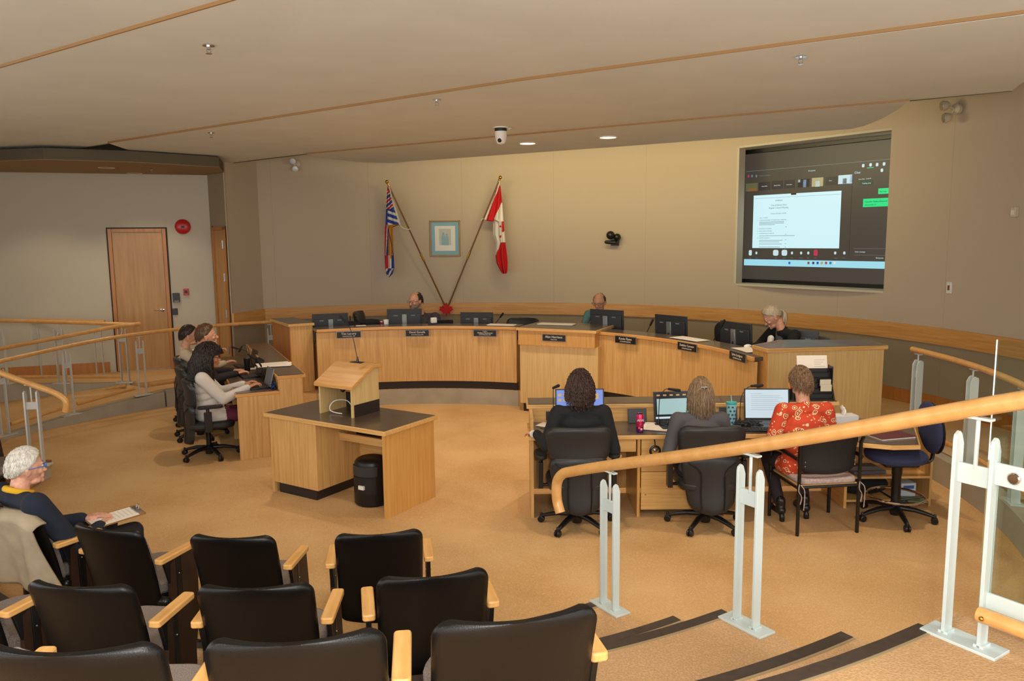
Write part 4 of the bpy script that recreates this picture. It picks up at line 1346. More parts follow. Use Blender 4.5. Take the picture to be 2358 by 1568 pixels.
def person(label, loc, rotz, P):
    """P holds joints in metres, +Y forward, z up from the floor the person uses"""
    t = thing('person', label, 'person', loc, rotz)
    skin = P.get('skin', M['skin']); fem = P.get('fem', False); b = P.get('big', 1.0)
    HM = head_frame(Vector(P['head']), P.get('yaw', 0), P.get('pitch', 0), P.get('roll', 0))
    neck_top = Vector(P['head']) + (HM.to_3x3() @ Vector((0, -.025, -.055)))
    mb = MB(); head_geo(mb, HM, big=b)
    shL, shR = Vector(P['shL']), Vector(P['shR']); nb = (shL + shR) / 2 + Vector((0, -.005, .035))
    mb.cap(nb - Vector((0, 0, .05)), neck_top, P.get('neck', .056), P.get('neck', .056) * .95, 14)
    torso_geo(mb, P['pel'], P['chest'], shL + Vector((.03, 0, -.03)), shR + Vector((-.03, 0, -.03)), w=.11, belly=.075, depth=.07, big=.5)
    for sd in 'LR':
        sh, el, wr = Vector(P['sh' + sd]), Vector(P['el' + sd]), Vector(P['wr' + sd])
        mb.cap(sh + (el - sh) * .1, el, .036, .034, 10); mb.cap(el, wr, .034, .025, 10)
        hd = P.get('hd' + sd, tuple((wr - el).normalized())); hp = P.get('hp' + sd, (0, 0, -1))
        hand_geo(mb, wr, hd, hp, curl=P.get('curl' + sd, P.get('curl', .35)), side=(-1 if sd == 'L' else 1) * P.get('flip' + sd, 1), s=P.get('hs', 1.0))
        hp_, kn, an = Vector(P['hip' + sd]), Vector(P['kn' + sd]), Vector(P['an' + sd])
        mb.cap(hp_, kn, .065, .048, 10); mb.cap(kn, an, .046, .034, 10)
        mb.cap(an, an + Vector((0, .10, -.03)), .03, .026, 8)
    obj('body', mb, skin, t, remesh=.0055, sm=2)
    eyes(t, HM, b, P.get('glasses'), mouth=P.get('mouth', True))
    # clothes
    w = P.get('w', .155); bl = P.get('belly', .115); dp = P.get('depth', .115); ar = P.get('arm', .060)
    mb = MB(); torso_geo(mb, P['pel'], P['chest'], shL, shR, w=w, belly=bl, depth=dp, neck=nb + Vector((0, .0, .005)), big=P.get('shb', 1.0))
    slv = P.get('sleeve', .94)
    for sd in 'LR':
        sh, el, wr = Vector(P['sh' + sd]), Vector(P['el' + sd]), Vector(P['wr' + sd])
        mb.cap(sh, el, ar * 1.08, ar * .86, 12)
        e = el + (wr - el) * slv
        mb.cap(el, e, ar * .86, ar * .62, 12)
        for k in range(3): mb.ell(el + (sh - el) * (.08 + .14 * k), (ar * .93, ar * .93, ar * .6), 10)
    if P.get('hem'):
        for sd in 'LR': mb.cap(Vector(P['hip' + sd]) + Vector((0, -.02, .02)), Vector(P['hip' + sd]) + (Vector(P['kn' + sd]) - Vector(P['hip' + sd])) * P['hem'], .10, .085, 12)
    obj('shirt' if not P.get('top') else P['top'], mb, P['shirt'], t, remesh=.010, sm=5)
    mb = MB(); mb.ell(P['pel'], (w * 1.02, dp * 1.05, .10), 16)
    for sd in 'LR':
        hp_, kn, an = Vector(P['hip' + sd]), Vector(P['kn' + sd]), Vector(P['an' + sd])
        mb.cap(hp_, kn, .086, .064, 12); mb.cap(kn, an + (kn - an) * .10, .062, .048, 12)
    obj('trousers', mb, P['pants'], t, remesh=.011, sm=4)
    for sd in 'LR':
        an = Vector(P['an' + sd]); mb = MB(); f = Vector(P.get('foot', (0, 1, 0)))
        mb.cap(an + Vector((0, 0, -.03)) - f * .02, an + f * .15 + Vector((0, 0, -.05)), .040, .036, 10)
        if P.get('heel'): mb.cap(an + Vector((0, 0, .05)), an + Vector((0, 0, -.03)), .042, .038, 10); mb.box(an.x - .02, an.x + .02, an.y - .06, an.y - .02, 0, .05)
        obj('shoe', mb, M['black'], t, remesh=.009, sm=2)
    return t, HM


def seated(z=.45, lean=.06, sw=.18, hs=.60):
    """relaxed seated pose; z is the hip height"""
    return dict(pel=(0, 0, z + .06), chest=(0, lean * .8, z + .40), shL=(-sw, lean, z + .52), shR=(sw, lean, z + .52),
                head=(0, lean + .05, z + .74), elL=(-sw - .06, lean + .10, z + .26), elR=(sw + .06, lean + .10, z + .26),
                wrL=(-.14, lean + .32, z + .30), wrR=(.14, lean + .32, z + .30),
                hipL=(-.095, .02, z + .03), hipR=(.095, .02, z + .03), knL=(-.12, .43, z + .05), knR=(.12, .43, z + .05),
                anL=(-.12, .46, .09), anR=(.12, .46, .09))


def hm(name, c1, c2, s=60):
    m = wood(name, c1, c2, scale=(s, s, 8), rough=.45, coat=.1)
    return m


M['h_brown'] = hm('hair_brown', (38, 24, 18), (74, 46, 32)); M['h_black'] = hm('hair_black', (22, 14, 12), (48, 30, 24))
M['h_blond'] = hm('hair_blond', (96, 76, 56), (160, 132, 98)); M['h_short'] = hm('hair_ash_brown', (84, 62, 44), (146, 112, 78))
M['h_grey'] = hm('hair_grey', (150, 134, 112), (196, 180, 154)); M['h_white'] = hm('hair_white', (196, 190, 178), (232, 228, 218))
M['h_mid'] = hm('hair_mid_brown', (70, 48, 30), (112, 80, 52)); M['h_dark'] = hm('hair_dark', (40, 26, 20), (62, 42, 30))
M['c_black'] = mat('cloth_black', (20, 20, 24), .9, bump=.5, bscale=60); M['c_grey'] = mat('cloth_grey', (78, 76, 80), .9, bump=.4, bscale=80)
M['c_white'] = mat('knit_white', (206, 198, 190), .9, bump=.5, bscale=90); M['c_suit'] = mat('suit_dark', (34, 26, 30), .8, bump=.3, bscale=80)
M['c_beige'] = mat('shirt_beige', (196, 180, 154), .85, bump=.5, bscale=50); M['c_teal'] = mat('shirt_teal', (98, 142, 142), .85, bump=.4, bscale=60)
M['c_char'] = mat('shirt_charcoal', (66, 62, 68), .85, var=.25, vscale=30); M['c_navy'] = mat('sweater_navy', (26, 34, 50), .9, bump=.5, bscale=120)
M['c_maroon'] = mat('trousers_maroon', (92, 26, 48), .85); M['c_dark'] = mat('trousers_dark', (34, 26, 34), .85)
M['c_jeans'] = mat('trousers_black', (30, 24, 26), .85)
M['c_yellow'] = mat('collar_yellow', (220, 170, 30), .8)


def print_fabric(name):
    m, nt, b = new_mat(name)
    tc = nt.nodes.new('ShaderNodeTexCoord')
    base = lin((196, 66, 34))

    def ring(scale, lo, hi, off):
        mp = nt.nodes.new('ShaderNodeMapping'); mp.inputs['Location'].default_value = off
        ns = nt.nodes.new('ShaderNodeTexNoise'); ns.inputs['Scale'].default_value = 30; ns.inputs['Detail'].default_value = 1
        ad = nt.nodes.new('ShaderNodeMix'); ad.data_type = 'RGBA'; ad.blend_type = 'LINEAR_LIGHT'; ad.inputs['Factor'].default_value = .012
        v = nt.nodes.new('ShaderNodeTexVoronoi'); v.inputs['Scale'].default_value = scale; v.inputs['Randomness'].default_value = .75
        nt.links.new(tc.outputs['Object'], mp.inputs['Vector']); nt.links.new(tc.outputs['Object'], ns.inputs['Vector'])
        nt.links.new(mp.outputs['Vector'], ad.inputs['A']); nt.links.new(ns.outputs['Color'], ad.inputs['B'])
        nt.links.new(ad.outputs['Result'], v.inputs['Vector'])
        a = nt.nodes.new('ShaderNodeMath'); a.operation = 'GREATER_THAN'; a.inputs[1].default_value = lo
        c = nt.nodes.new('ShaderNodeMath'); c.operation = 'LESS_THAN'; c.inputs[1].default_value = hi
        k = nt.nodes.new('ShaderNodeMath'); k.operation = 'MULTIPLY'
        nt.links.new(v.outputs['Distance'], a.inputs[0]); nt.links.new(v.outputs['Distance'], c.inputs[0])
        nt.links.new(a.outputs[0], k.inputs[0]); nt.links.new(c.outputs[0], k.inputs[1])
        return k
    cur = None
    for sc, lo, hi, off, col in ((15, .22, .34, (0, 0, 0), (60, 22, 20)), (15, .26, .34, (0, 0, 0), (238, 206, 160)), (15, -.01, .15, (0, 0, 0), (236, 200, 150)),
                                 (30, -.01, .22, (3, 5, 2), (232, 190, 140)), (15, -.01, .05, (0, 0, 0), (60, 22, 20))):
        k = ring(sc, lo, hi, off)
        mx = nt.nodes.new('ShaderNodeMix'); mx.data_type = 'RGBA'
        mx.inputs['B'].default_value = lin(col)
        if cur is None: mx.inputs['A'].default_value = base
        else: nt.links.new(cur.outputs['Result'], mx.inputs['A'])
        nt.links.new(k.outputs[0], mx.inputs['Factor']); cur = mx
    nt.links.new(cur.outputs['Result'], b.inputs['Base Color']); b.inputs['Roughness'].default_value = .85
    return m


M['c_print'] = print_fabric('blouse_print')

# --- clerk in black jacket
P = seated(.44, .05, .185); P.update(shirt=M['c_black'], top='jacket', pants=M['c_dark'], w=.175, belly=.12, arm=.066, head=(.0, .08, 1.155), shL=(-.185, .02, .965), shR=(.185, .02, .965), chest=(0, .0, .84),
    elL=(-.29, -.06, .72), wrL=(-.365, .10, .775), hdL=(-.55, .8, -.1), hpL=(0, 0, -1), elR=(.27, -.02, .66), wrR=(.17, .24, .76), glasses=M['black'], fem=True, big=1.0)
t, HM = person('person with chin-length wavy dark brown hair in a black jacket seen from behind', (.56, 6.27, 0), 0, P)
mb = MB(); hair_locks(mb, HM, 800, .125, .009, .0042, 1.38, seed=3, back=.15); obj('hair', mb, M['h_brown'], t, smooth=180)
hair_cap(t, HM, M['h_brown'], th=.014)
mb = MB(); mb.X = Matrix.Translation((-.392, .09, .775)) @ Matrix.Rotation(.5, 4, 'Z') @ Matrix.Rotation(PI / 2, 4, 'X'); mb.lathe([(.030, -.008), (.031, 0), (.030, .008)], 16); obj('watch', mb, M['white'], t)

# --- clerk in grey sweater
P = seated(.44, .05, .18); P.update(shirt=M['c_grey'], top='sweater', pants=M['c_dark'], w=.165, belly=.12, arm=.062, head=(.02, .10, 1.11), shL=(-.18, .03, .90), shR=(.18, .03, .90), chest=(0, .0, .80),
    elL=(-.27, -.02, .62), wrL=(-.16, .24, .76), elR=(.25, .04, .62), wrR=(.12, .26, .76), pitch=-.05)
t, HM = person('person with long ash-blond hair clipped at the crown in a grey sweater', (1.54, 6.26, 0), 0, P)
mb = MB(); hair_locks(mb, HM, 800, .21, .003, .0036, 1.10, seed=5, back=.5, taper=.3, wig=.5); obj('hair', mb, M['h_blond'], t, smooth=180)
hair_cap(t, HM, M['h_blond'], th=.012)
mb = MB(); q = HM @ Vector((0, -.108, .055)); mb.cap(q + Vector((-.02, 0, .004)), q + Vector((.02, 0, .006)), .007); mb.ell(q + Vector((0, -.008, 0)), .008, 10); obj('hair_clip', mb, M['silver'], t)

# --- clerk in orange print blouse
P = seated(.46, .04, .18); P.update(shirt=M['c_print'], top='blouse', pants=M['c_dark'], w=.175, belly=.13, arm=.066, head=(-.01, .09, 1.185), shL=(-.18, .02, .97), shR=(.18, .02, .97), chest=(0, .0, .83),
    elL=(-.28, -.01, .72), wrL=(-.15, .26, .77), elR=(.26, .04, .70), wrR=(.13, .26, .77), heel=True, anL=(-.13, .12, .12), anR=(.10, .16, .12), knL=(-.16, .36, .50), knR=(.12, .36, .50), hem=.25)
t, HM = person('person with short highlighted brown hair in an orange-red patterned blouse', (2.40, 6.27, 0), rad(4), P)
mb = MB(); hair_locks(mb, HM, 800, .06, .003, .0040, 1.17, seed=8, back=.35, taper=.4, wig=.9, low=-.12); obj('hair', mb, M['h_short'], t, smooth=180)
hair_cap(t, HM, M['h_short'], th=.016)

# --- staff row, left: they face the ledge (local +Y = SV)
fr = math.atan2(SV.y, SV.x) - PI / 2
P = seated(.42, .06, .185); P.update(shirt=M['c_white'], top='sweater', pants=M['c_maroon'], w=.19, belly=.155, depth=.14, arm=.072, skin=M['skin_tan'], glasses=M['black'],
    big=1.1, head=(.0, .03, 1.11), shL=(-.17, -.06, .91), shR=(.17, -.06, .91), chest=(0, -.05, .80), elL=(-.21, .14, .68), wrL=(-.12, .40, .765), elR=(.21, .14, .67), wrR=(.13, .42, .765), curlL=.5, curlR=.5, hem=.3, yaw=-.05)
t, HM = person('person with long curly dark hair in a white sweater typing on a laptop', (-3.40, 8.57, 0), fr, P)
mb = MB(); hair_locks(mb, HM, 1500, .34, .022, .0042, 1.36, seed=11, back=.45, taper=.6, big=1.1); obj('hair', mb, M['h_black'], t, smooth=180)
hair_cap(t, HM, M['h_black'], th=.02, big=1.1)
P = seated(.44, .06, .195); P.update(shirt=M['c_suit'], top='suit_jacket', pants=M['c_dark'], w=.185, belly=.14, depth=.13, arm=.07,
    big=1.2, head=(.02, .12, 1.25), shL=(-.20, .03, 1.01), shR=(.20, .03, 1.01), chest=(0, .0, .86), elL=(-.24, .18, .76), wrL=(-.12, .42, .78), elR=(.24, .18, .75), wrR=(.12, .44, .78), pitch=.10, hs=1.05)
t, HM = person('person with short grey-brown hair in a dark suit jacket looking up to the right', (-3.84, 9.40, 0), fr, P)
crop_hair(t, HM, M['h_mid'], 1.2)
mb = MB(); c = (Vector(P['shL']) + Vector(P['shR'])) / 2 + Vector((0, .0, .05)); mb.tube([c + Vector((.07 * math.cos(2 * PI * k / 20), .075 * math.sin(2 * PI * k / 20) + .01, .012 - .02 * math.sin(2 * PI * k / 20))) for k in range(20)], .011, 8, closed=True); obj('collar', mb, M['white'], t)
P = seated(.44, .06, .195); P.update(shirt=M['c_beige'], pants=M['c_dark'], w=.18, belly=.13, depth=.125, arm=.068, glasses=M['silver'],
    big=1.15, head=(.0, .04, 1.16), shL=(-.19, -.02, .94), shR=(.19, -.02, .94), chest=(0, -.02, .80), elL=(-.24, .22, .80), wrL=(-.10, .40, .90), hdL=(.3, .6, .5), elR=(.24, .20, .74), wrR=(.14, .46, .79), curlL=1.0)
t, HM = person('person with short brown hair in a pale beige shirt with hand raised', (-4.30, 10.20, 0), fr, P)
crop_hair(t, HM, M['h_dark'], 1.15, 6)

# --- councillors on the dais (they face the room centre)
def dais(deg, r): p = pol(r, deg, DAIS_Z); return p, rad(deg) + PI / 2


P = seated(.44, .05, .20); P.update(shirt=M['c_char'], pants=M['c_dark'], w=.20, belly=.16, depth=.14, arm=.072, glasses=M['steel'],
    big=1.2, head=(.09, .12, 1.20), shL=(-.20, .04, .94), shR=(.20, .04, .94), chest=(0, .02, .86), elL=(-.28, .20, .74), wrL=(-.10, .42, .76), elR=(.26, .2, .74), wrR=(.1, .42, .76), yaw=-.75, pitch=-.15)
p, rz = dais(91.9, 4.95)
t, HM = person('person with receding hair, glasses and grey beard in a dark shirt at the bench', p, rz, P)
crop_hair(t, HM, M['h_dark'], 1.2, 7, .74, .02, 500)
mb = MB(); mb.X = HM @ Matrix.Scale(1.2, 4)
mb.ell((0, .078, -.082), (.034, .028, .030), 16); mb.ell((0, .096, -.044), (.026, .009, .008), 10)
for s in (-1, 1): mb.ell((s * .048, .045, -.062), (.018, .034, .030), 12); mb.ell((s * .064, .01, -.03), (.009, .018, .03), 10)
obj('beard', mb, hm('beard_grey', (96, 84, 74), (150, 134, 118)), t, remesh=.006, sm=2)
P = seated(.44, .05, .19); P.update(shirt=M['c_teal'], pants=M['c_dark'], w=.17, belly=.12, glasses=M['black'], skin=M['skin'],
    big=1.15, head=(-.02, .12, 1.21), shL=(-.20, .04, 1.02), shR=(.20, .04, 1.02), chest=(0, .02, .84), elL=(-.25, .18, .74), wrL=(-.1, .40, .76), elR=(.25, .18, .74), wrR=(.1, .4, .76), pitch=-.25, yaw=.08)
p, rz = dais(58.4, 4.95)
t, HM = person('person with thin hair and dark glasses in a teal shirt behind the mayor station', p, rz, P)
crop_hair(t, HM, M['h_mid'], 1.15, 8, .62, .02, 400)
P = seated(.44, .06, .17); P.update(shirt=M['c_black'], top='cardigan', pants=M['c_dark'], w=.17, belly=.13, arm=.066,
    big=1.15, head=(.07, .17, 1.19), shL=(-.185, .06, .99), shR=(.175, .08, .99), chest=(0, .03, .88), elL=(-.26, .22, .78), wrL=(.03, .36, .84), hdL=(.8, .3, -.3), elR=(.27, .20, .82), wrR=(.12, .40, .84), hdR=(-.7, .3, -.3), pitch=-.62, yaw=-.55, curl=.9)
p, rz = dais(23.4, 5.0)
t, HM = person('person with grey hair in a ponytail wearing black, head bowed at the bench', p, rz, P)
hair_cap(t, HM, M['h_grey'], th=.010, big=1.15)
HM = HM @ Matrix.Scale(1.15, 4); mb = MB()
for k in range(26):
    rnd = random.Random(k); a = rnd.uniform(0, 6.28); j = Vector((math.cos(a), math.sin(a), 0)) * .012
    q = HM @ Vector((.010 * math.cos(a), -.09, .02 + .010 * math.sin(a)))
    pp = [HM @ Vector((0, -.06, .03)), q, q + j + Vector((-.02, -.035, -.005)), q + j * 1.6 + Vector((-.035, -.055, -.05)), q + j * 1.6 + Vector((-.045, -.05, -.11)), q + j + Vector((-.05, -.04, -.165 + .02 * math.sin(a)))]
    mb.tube(smooth_path(pp, 3), [.008] * 12 + [.006, .004, .003, .002], 5)
obj('ponytail', mb, M['h_grey'], t, smooth=180)
mb = MB(); mb.cap((.06, .20, .93), (.06, .23, .82), .04, .03); obj('blouse_front', mb, M['white'], t)

# --- white-haired visitor, left foreground
P = seated(.44, .03, .19); P.update(shirt=M['c_navy'], top='sweater', pants=M['c_jeans'], w=.185, belly=.15, depth=.135, arm=.072, skin=M['skin_old'], glasses=mat('glasses_blue', (30, 110, 200), .35),
    head=(.0, -.06, 1.04), shL=(-.20, -.12, .865), shR=(.20, -.12, .865), chest=(0, -.10, .76), elL=(-.24, .08, .57), wrL=(-.06, .30, .60), elR=(.26, .06, .55), wrR=(.13, .30, .585), knL=(-.10, .48, .50), knR=(.16, .50, .49), anL=(-.10, .46, .09), anR=(.16, .52, .09), yaw=-.22, pitch=.0, curl=.2, hs=1.02)
p, rz = seat_at(3.22, -121.5, 0)
VIS = (p, rz)
t, HM = person('person with white hair and blue glasses in a navy sweater with yellow collar', p, rz, P)
hair_cap(t, HM, M['h_white'], th=.013, low=.0)
mb = MB(); hair_locks(mb, HM, 1600, .012, .0005, .0028, 1.10, seed=21, back=.4, taper=.3, wig=.4, low=-.12); obj('hair', mb, M['h_white'], t, smooth=180)
mb = MB(); c = (Vector(P['shL']) + Vector(P['shR'])) / 2 + Vector((0, .0, .06)); mb.tube([c + Vector((.070 * math.cos(2 * PI * k / 20), .072 * math.sin(2 * PI * k / 20) + .01, -.008 - .03 * math.sin(2 * PI * k / 20))) for k in range(20)], .012, 8, closed=True, flat=1.5); obj('collar', mb, M['c_yellow'], t)
# ---------------------------------------------------------------- equipment
def monitor(label, loc, rotz, w=.53, h=.31, z0=.08, group='monitors on the council bench', tilt=-.08):
    """local +Y is the side of the user; the back faces -Y"""
    t = thing('monitor', label, 'monitor', loc, rotz, group)
    X = Matrix.Translation((0, 0, z0 + h / 2)) @ Matrix.Rotation(tilt, 4, 'X')
    mb = MB(); mb.X = X; mb.box(-w / 2, w / 2, -.005, .018, -h / 2, h / 2); mb.box(-w / 2 + .02, w / 2 - .02, -.028, -.004, -h / 2 + .0, h / 2 - .075)
    obj('housing', mb, M['dkgrey'], t, bev=.004)
    mb = MB(); mb.X = X; mb.box(-w / 2 + .01, w / 2 - .01, .0175, .0195, -h / 2 + .015, h / 2 - .012); obj('display', mb, M['black'], t)
    mb = MB(); mb.X = X; mb.box(-.036, .036, -.052, -.027, -h / 2 - .06, .07); obj('stand_neck', mb, M['silver'], t, bev=.004)
    mb = MB(); mb.X = X; mb.box(-.014, .014, -.0535, -.051, -h / 2 + .03, -h / 2 + .075); obj('logo_plate', mb, M['dkgrey'], t)
    for s in (-1, 1):
        mb = MB(); mb.X = X; mb.box(s * .13 - .03, s * .13 + .03, -.0295, -.0275, h / 2 - .105, h / 2 - .09); obj('label_strip', mb, M['grey'], t)
    mb = MB(); mb.rbox(0, -.02, .008, .22, .17, .016, .03); mb.box(-.03, .03, -.06, -.04, .01, .12); obj('foot', mb, M['black'], t, bev=.002)
    return t


BZ = .966
for px, py, r, wd, lab in ((760, 722, 4.35, .52, 'dark monitor at the far left of the council bench, above the Tim Lavery plate'),
                       (931, 711, 4.35, .52, 'dark monitor in front of the bearded councillor'),
                       (1097.5, 719, 4.35, .50, 'dark grey monitor above the Louise Wallace Richmond plate'),
                       (1397, 713, 4.35, .53, 'dark grey monitor in front of the person in the teal shirt'),
                       (1545, 726, 4.38, .52, 'black monitor on the bench left of an empty black chair'),
                       (1695, 742, 4.40, .53, 'black monitor above the Sylvia Lindgren plate')):
    p = CY(px, py, r); a = math.atan2(p.y - C0.y, p.x - C0.x)
    monitor(lab, (p.x, p.y, BZ), a + PI / 2 + PI - PI + 0, w=wd, h=.30, z0=p.z - BZ - .30 + .0, tilt=.06).rotation_euler = (0, 0, a - PI / 2)
p = YP(1835, 761, 9.25)
monitor('black monitor behind the right pedestal, in front of the grey-haired woman', (p.x, p.y, BZ), rad(-30), w=.49, h=.29, z0=p.z - BZ - .29)
mb = MB(); mb.prism([(2.95, 9.15), (4.0, 9.0), (4.1, 9.45), (3.1, 9.75)], .93, .964)
o = obj('side_table', mb, M['laminate']); tag(o, 'small dark work surface behind the right bench pedestal', 'table')


def laptop(label, loc, rotz, w=.34, d=.235, ang=18, scr=None, group='laptops on the desks', back=None, tilt_back=True):
    """local +Y points away from the user; screen at +Y edge facing -Y"""
    t = thing('laptop', label, 'laptop', loc, rotz, group)
    mb = MB(); mb.rbox(0, 0, .010, w, d, .018, .012); obj('base', mb, M['black'], t, bev=.002)
    mb = MB(); mb.box(-w / 2 + .02, w / 2 - .02, -.02, d / 2 - .03, .0185, .0205); obj('keyboard', mb, M['dkgrey'], t)
    X = Matrix.Translation((0, d / 2, .014)) @ Matrix.Rotation(rad(-ang), 4, 'X')
    h = d * .98
    mb = MB(); mb.X = X; mb.box(-w / 2, w / 2, 0, .008, 0, h); s = obj('lid', mb, back or M['dkgrey'], t, bev=.002)
    mb = MB(); mb.X = X; mb.box(-w / 2 + .012, w / 2 - .012, -.0012, .0, .02, h - .012); obj('display', mb, scr or M['black'], s)
    return t, X, w, h


E_w = emit('screen_white', (214, 232, 240), .85); E_blue = emit('screen_blue', (120, 150, 235), .8); E_dark = emit('screen_dark', (30, 32, 36), .5); E_teal = emit('screen_teal', (180, 215, 215), .75)
E_yel = emit('screen_yellow', (220, 180, 110), .7)
# clerk laptops
t, X, w, h = laptop('wide black laptop with blue desktop picture in front of the clerk in the black jacket', KD(.475, .30), 0, w=.44, d=.30, ang=12, scr=E_blue)
mb = MB(); mb.X = X
for i in range(2):
    for j in range(3): mb.box(-.195 + j * .045, -.165 + j * .045, -.003, -.0013, .18 + i * .045, .205 + i * .045)
mb.box(.10, .17, -.003, -.0013, .2, .25); obj('desktop_icon', mb, E_yel, t)
t, X, w, h = laptop('black laptop showing a video meeting window beside the clerk in grey', KD(1.33, .30), .10, w=.36, d=.27, ang=12, scr=E_dark)
mb = MB(); mb.X = X; mb.box(-.15, .15, -.003, -.0013, .06, .20); obj('document_window', mb, E_teal, t)
mb = MB(); mb.X = X; mb.box(-.165, .165, -.003, -.0013, .022, .04); obj('task_bar', mb, E_w, t)
mb = MB(); mb.X = X
for i in range(5): mb.box(-.15 + i * .06, -.12 + i * .06, -.003, -.0013, .225, .238)
obj('thumbnail_row', mb, E_yel, t)
t, X, w, h = laptop('black laptop with a bright white document beside the woman in orange', KD(2.14, .28), -.06, w=.40, d=.29, ang=10, scr=E_w)
mb = MB(); mb.X = X
for i in range(9): mb.box(-.14, -.14 + (.10 if i == 0 else .24 + .02 * (i % 3)), -.003, -.0013, .235 - i * .018, .2375 - i * .018)
obj('text_lines', mb, emit('screen_text', (170, 185, 192), .6), t)
# staff laptops: screens face the people
for (x, y, lab, bk) in ((.27, .30, 'small laptop with grey screen in front of the curly-haired woman', M['silver']), (.27, 1.10, 'black laptop in front of the man in the suit', M['black']), (.30, 1.95, 'black laptop in front of the man in the beige shirt', M['black'])):
    laptop(lab, SD(x, y), sa - PI / 2 + .1, w=.30, d=.21, ang=14, scr=M['grey'] if bk == M['silver'] else M['black'], back=bk)
# tablet stands / small black displays on the clerk desk
for x, y, w_, rz, lab in ((.985, .40, .17, .04, 'dark grey tablet leaning on the ledge behind the soda can'), (1.80, .41, .16, -.05, 'dark grey tablet leaning on the ledge left of the tall tumbler')):
    t = thing('tablet', lab, 'tablet', KD(x, y), rz, 'tablets on the clerks desk')
    mb = MB(); mb.X = Matrix.Rotation(rad(-14), 4, 'X'); mb.box(-w_ / 2, w_ / 2, 0, .012, .004, .135); obj('body', mb, M['dkgrey'], t, bev=.004)
    mb = MB(); mb.box(-w_ / 2 + .02, w_ / 2 - .02, -.0, .06, 0, .006); obj('stand', mb, M['black'], t)


# ---------------------------------------------------------------- microphones
MG = 'gooseneck microphones on the desks'
goose('microphone', 'thin gooseneck microphone at the left end of the clerks desk', KD(.23, .36), 0, [(0, 0, .01), (0, 0, .2), (0, 0, .33), (.005, 0, .345)], [(.0, 0, .34), (.045, -.01, .362)], .014, group=MG, plate=(.035, .035))
goose('microphone', 'gooseneck microphone arching right towards the meeting-window laptop', KD(1.16, .33), 0, [(0, 0, .01), (0, 0, .15), (.01, 0, .26), (.05, 0, .32), (.09, 0, .325)], [(.085, 0, .325), (.17, -.03, .318)], .014, group=MG, plate=(.035, .035))
goose('microphone', 'gooseneck microphone arching over the laptop with the white document', KD(1.88, .34), 0, [(0, 0, .01), (0, 0, .15), (.01, 0, .25), (.05, 0, .32), (.10, 0, .345)], [(.095, 0, .343), (.18, -.02, .352)], .014, group=MG, plate=(.035, .035))
for (x, y, pth, hd, lab) in ((.40, .62, [(0, 0, .01), (-.01, 0, .1), (-.04, 0, .19)], [(-.04, 0, .19), (-.085, 0, .29)], 'staff desk microphone leaning back beside the small grey laptop'),
                         (.40, 1.35, [(0, 0, .01), (.0, 0, .1), (-.02, 0, .17)], [(-.02, 0, .17), (-.10, .0, .24)], 'staff desk microphone behind the black laptop of the man in the suit'),
                         (.38, 1.75, [(0, 0, .01), (-.01, -.02, .12), (-.05, -.02, .22), (-.13, -.02, .26)], [(-.13, -.02, .26), (-.24, -.04, .30)], 'staff desk microphone reaching left in front of the man in the beige shirt'),
                         (.42, 2.35, [(0, 0, .01), (0, 0, .12), (-.03, 0, .22), (-.08, 0, .23), (-.11, 0, .2)], [(-.1, 0, .21), (-.13, 0, .15)], 'thin looped microphone farthest back on the staff desk')):
    goose('microphone', lab, SD(x, y), sa, pth, hd, .013, group=MG, plate=(.03, .03))
for px, py, r, tip, lab in ((1484, 764, 4.15, (1503, 737), 'bench microphone left of the monitor above the Debbie Cannon plate'), (1640, 782, 4.15, (1668, 738), 'bench microphone left of the monitor above the Sylvia Lindgren plate'),
                           (1137, 742, 4.75, (1158, 722), 'bench microphone above the empty chair near the third monitor'), (807, 752, 4.2, (806, 728), 'bench microphone with round tip in front of the side-turned chair')):
    a = CY(px, py, r); b = CY(tip[0], tip[1], r)
    dz = b.z - BZ; dx = (b.xy - a.xy).length
    t = goose('microphone', lab, (a.x, a.y, BZ), math.atan2(b.y - a.y, b.x - a.x), [(0, 0, .01), (0, 0, dz * .3), (dx * .5, 0, dz * .65), (dx * .75, 0, dz * .82)], [(dx * .72, 0, dz * .8), (dx, 0, dz)], .016 if dx > .05 else .009, group=MG, plate=(.035, .035), thin=.005)


# ---------------------------------------------------------------- paper and small things
def sheets(label, loc, rotz, w=.216, d=.28, n=3, m=None, name='paper_stack', cat='papers', under=None, spread=.10, lines=True):
    t = thing(name, label, cat, loc, rotz)
    rnd = random.Random(int(loc[0] * 97 + loc[1] * 31))
    if under:
        mb = MB(); mb.box(-w / 2 - .01, w / 2 + .01, -d / 2 - .01, d / 2 + .01, 0, .004); obj('folder', mb, under, t)
    for i in range(n):
        mb = MB(); mb.X = Matrix.Translation((rnd.uniform(-.02, .02), rnd.uniform(-.02, .02), .004 + i * .003)) @ Matrix.Rotation(rnd.uniform(-spread, spread), 4, 'Z')
        mb.box(-w / 2, w / 2, -d / 2, d / 2, 0, .0022); s = obj('sheet', mb, m or M['paper'], t)
        if lines and i == n - 1:
            X = mb.X; mb = MB(); mb.X = X
            for k in range(12): mb.box(-w / 2 + .025, w / 2 - .03 - .02 * (k % 3), d / 2 - .03 - k * .018, d / 2 - .033 - k * .018, .0023, .0028)
            obj('print', mb, M['print'], s)
    return t


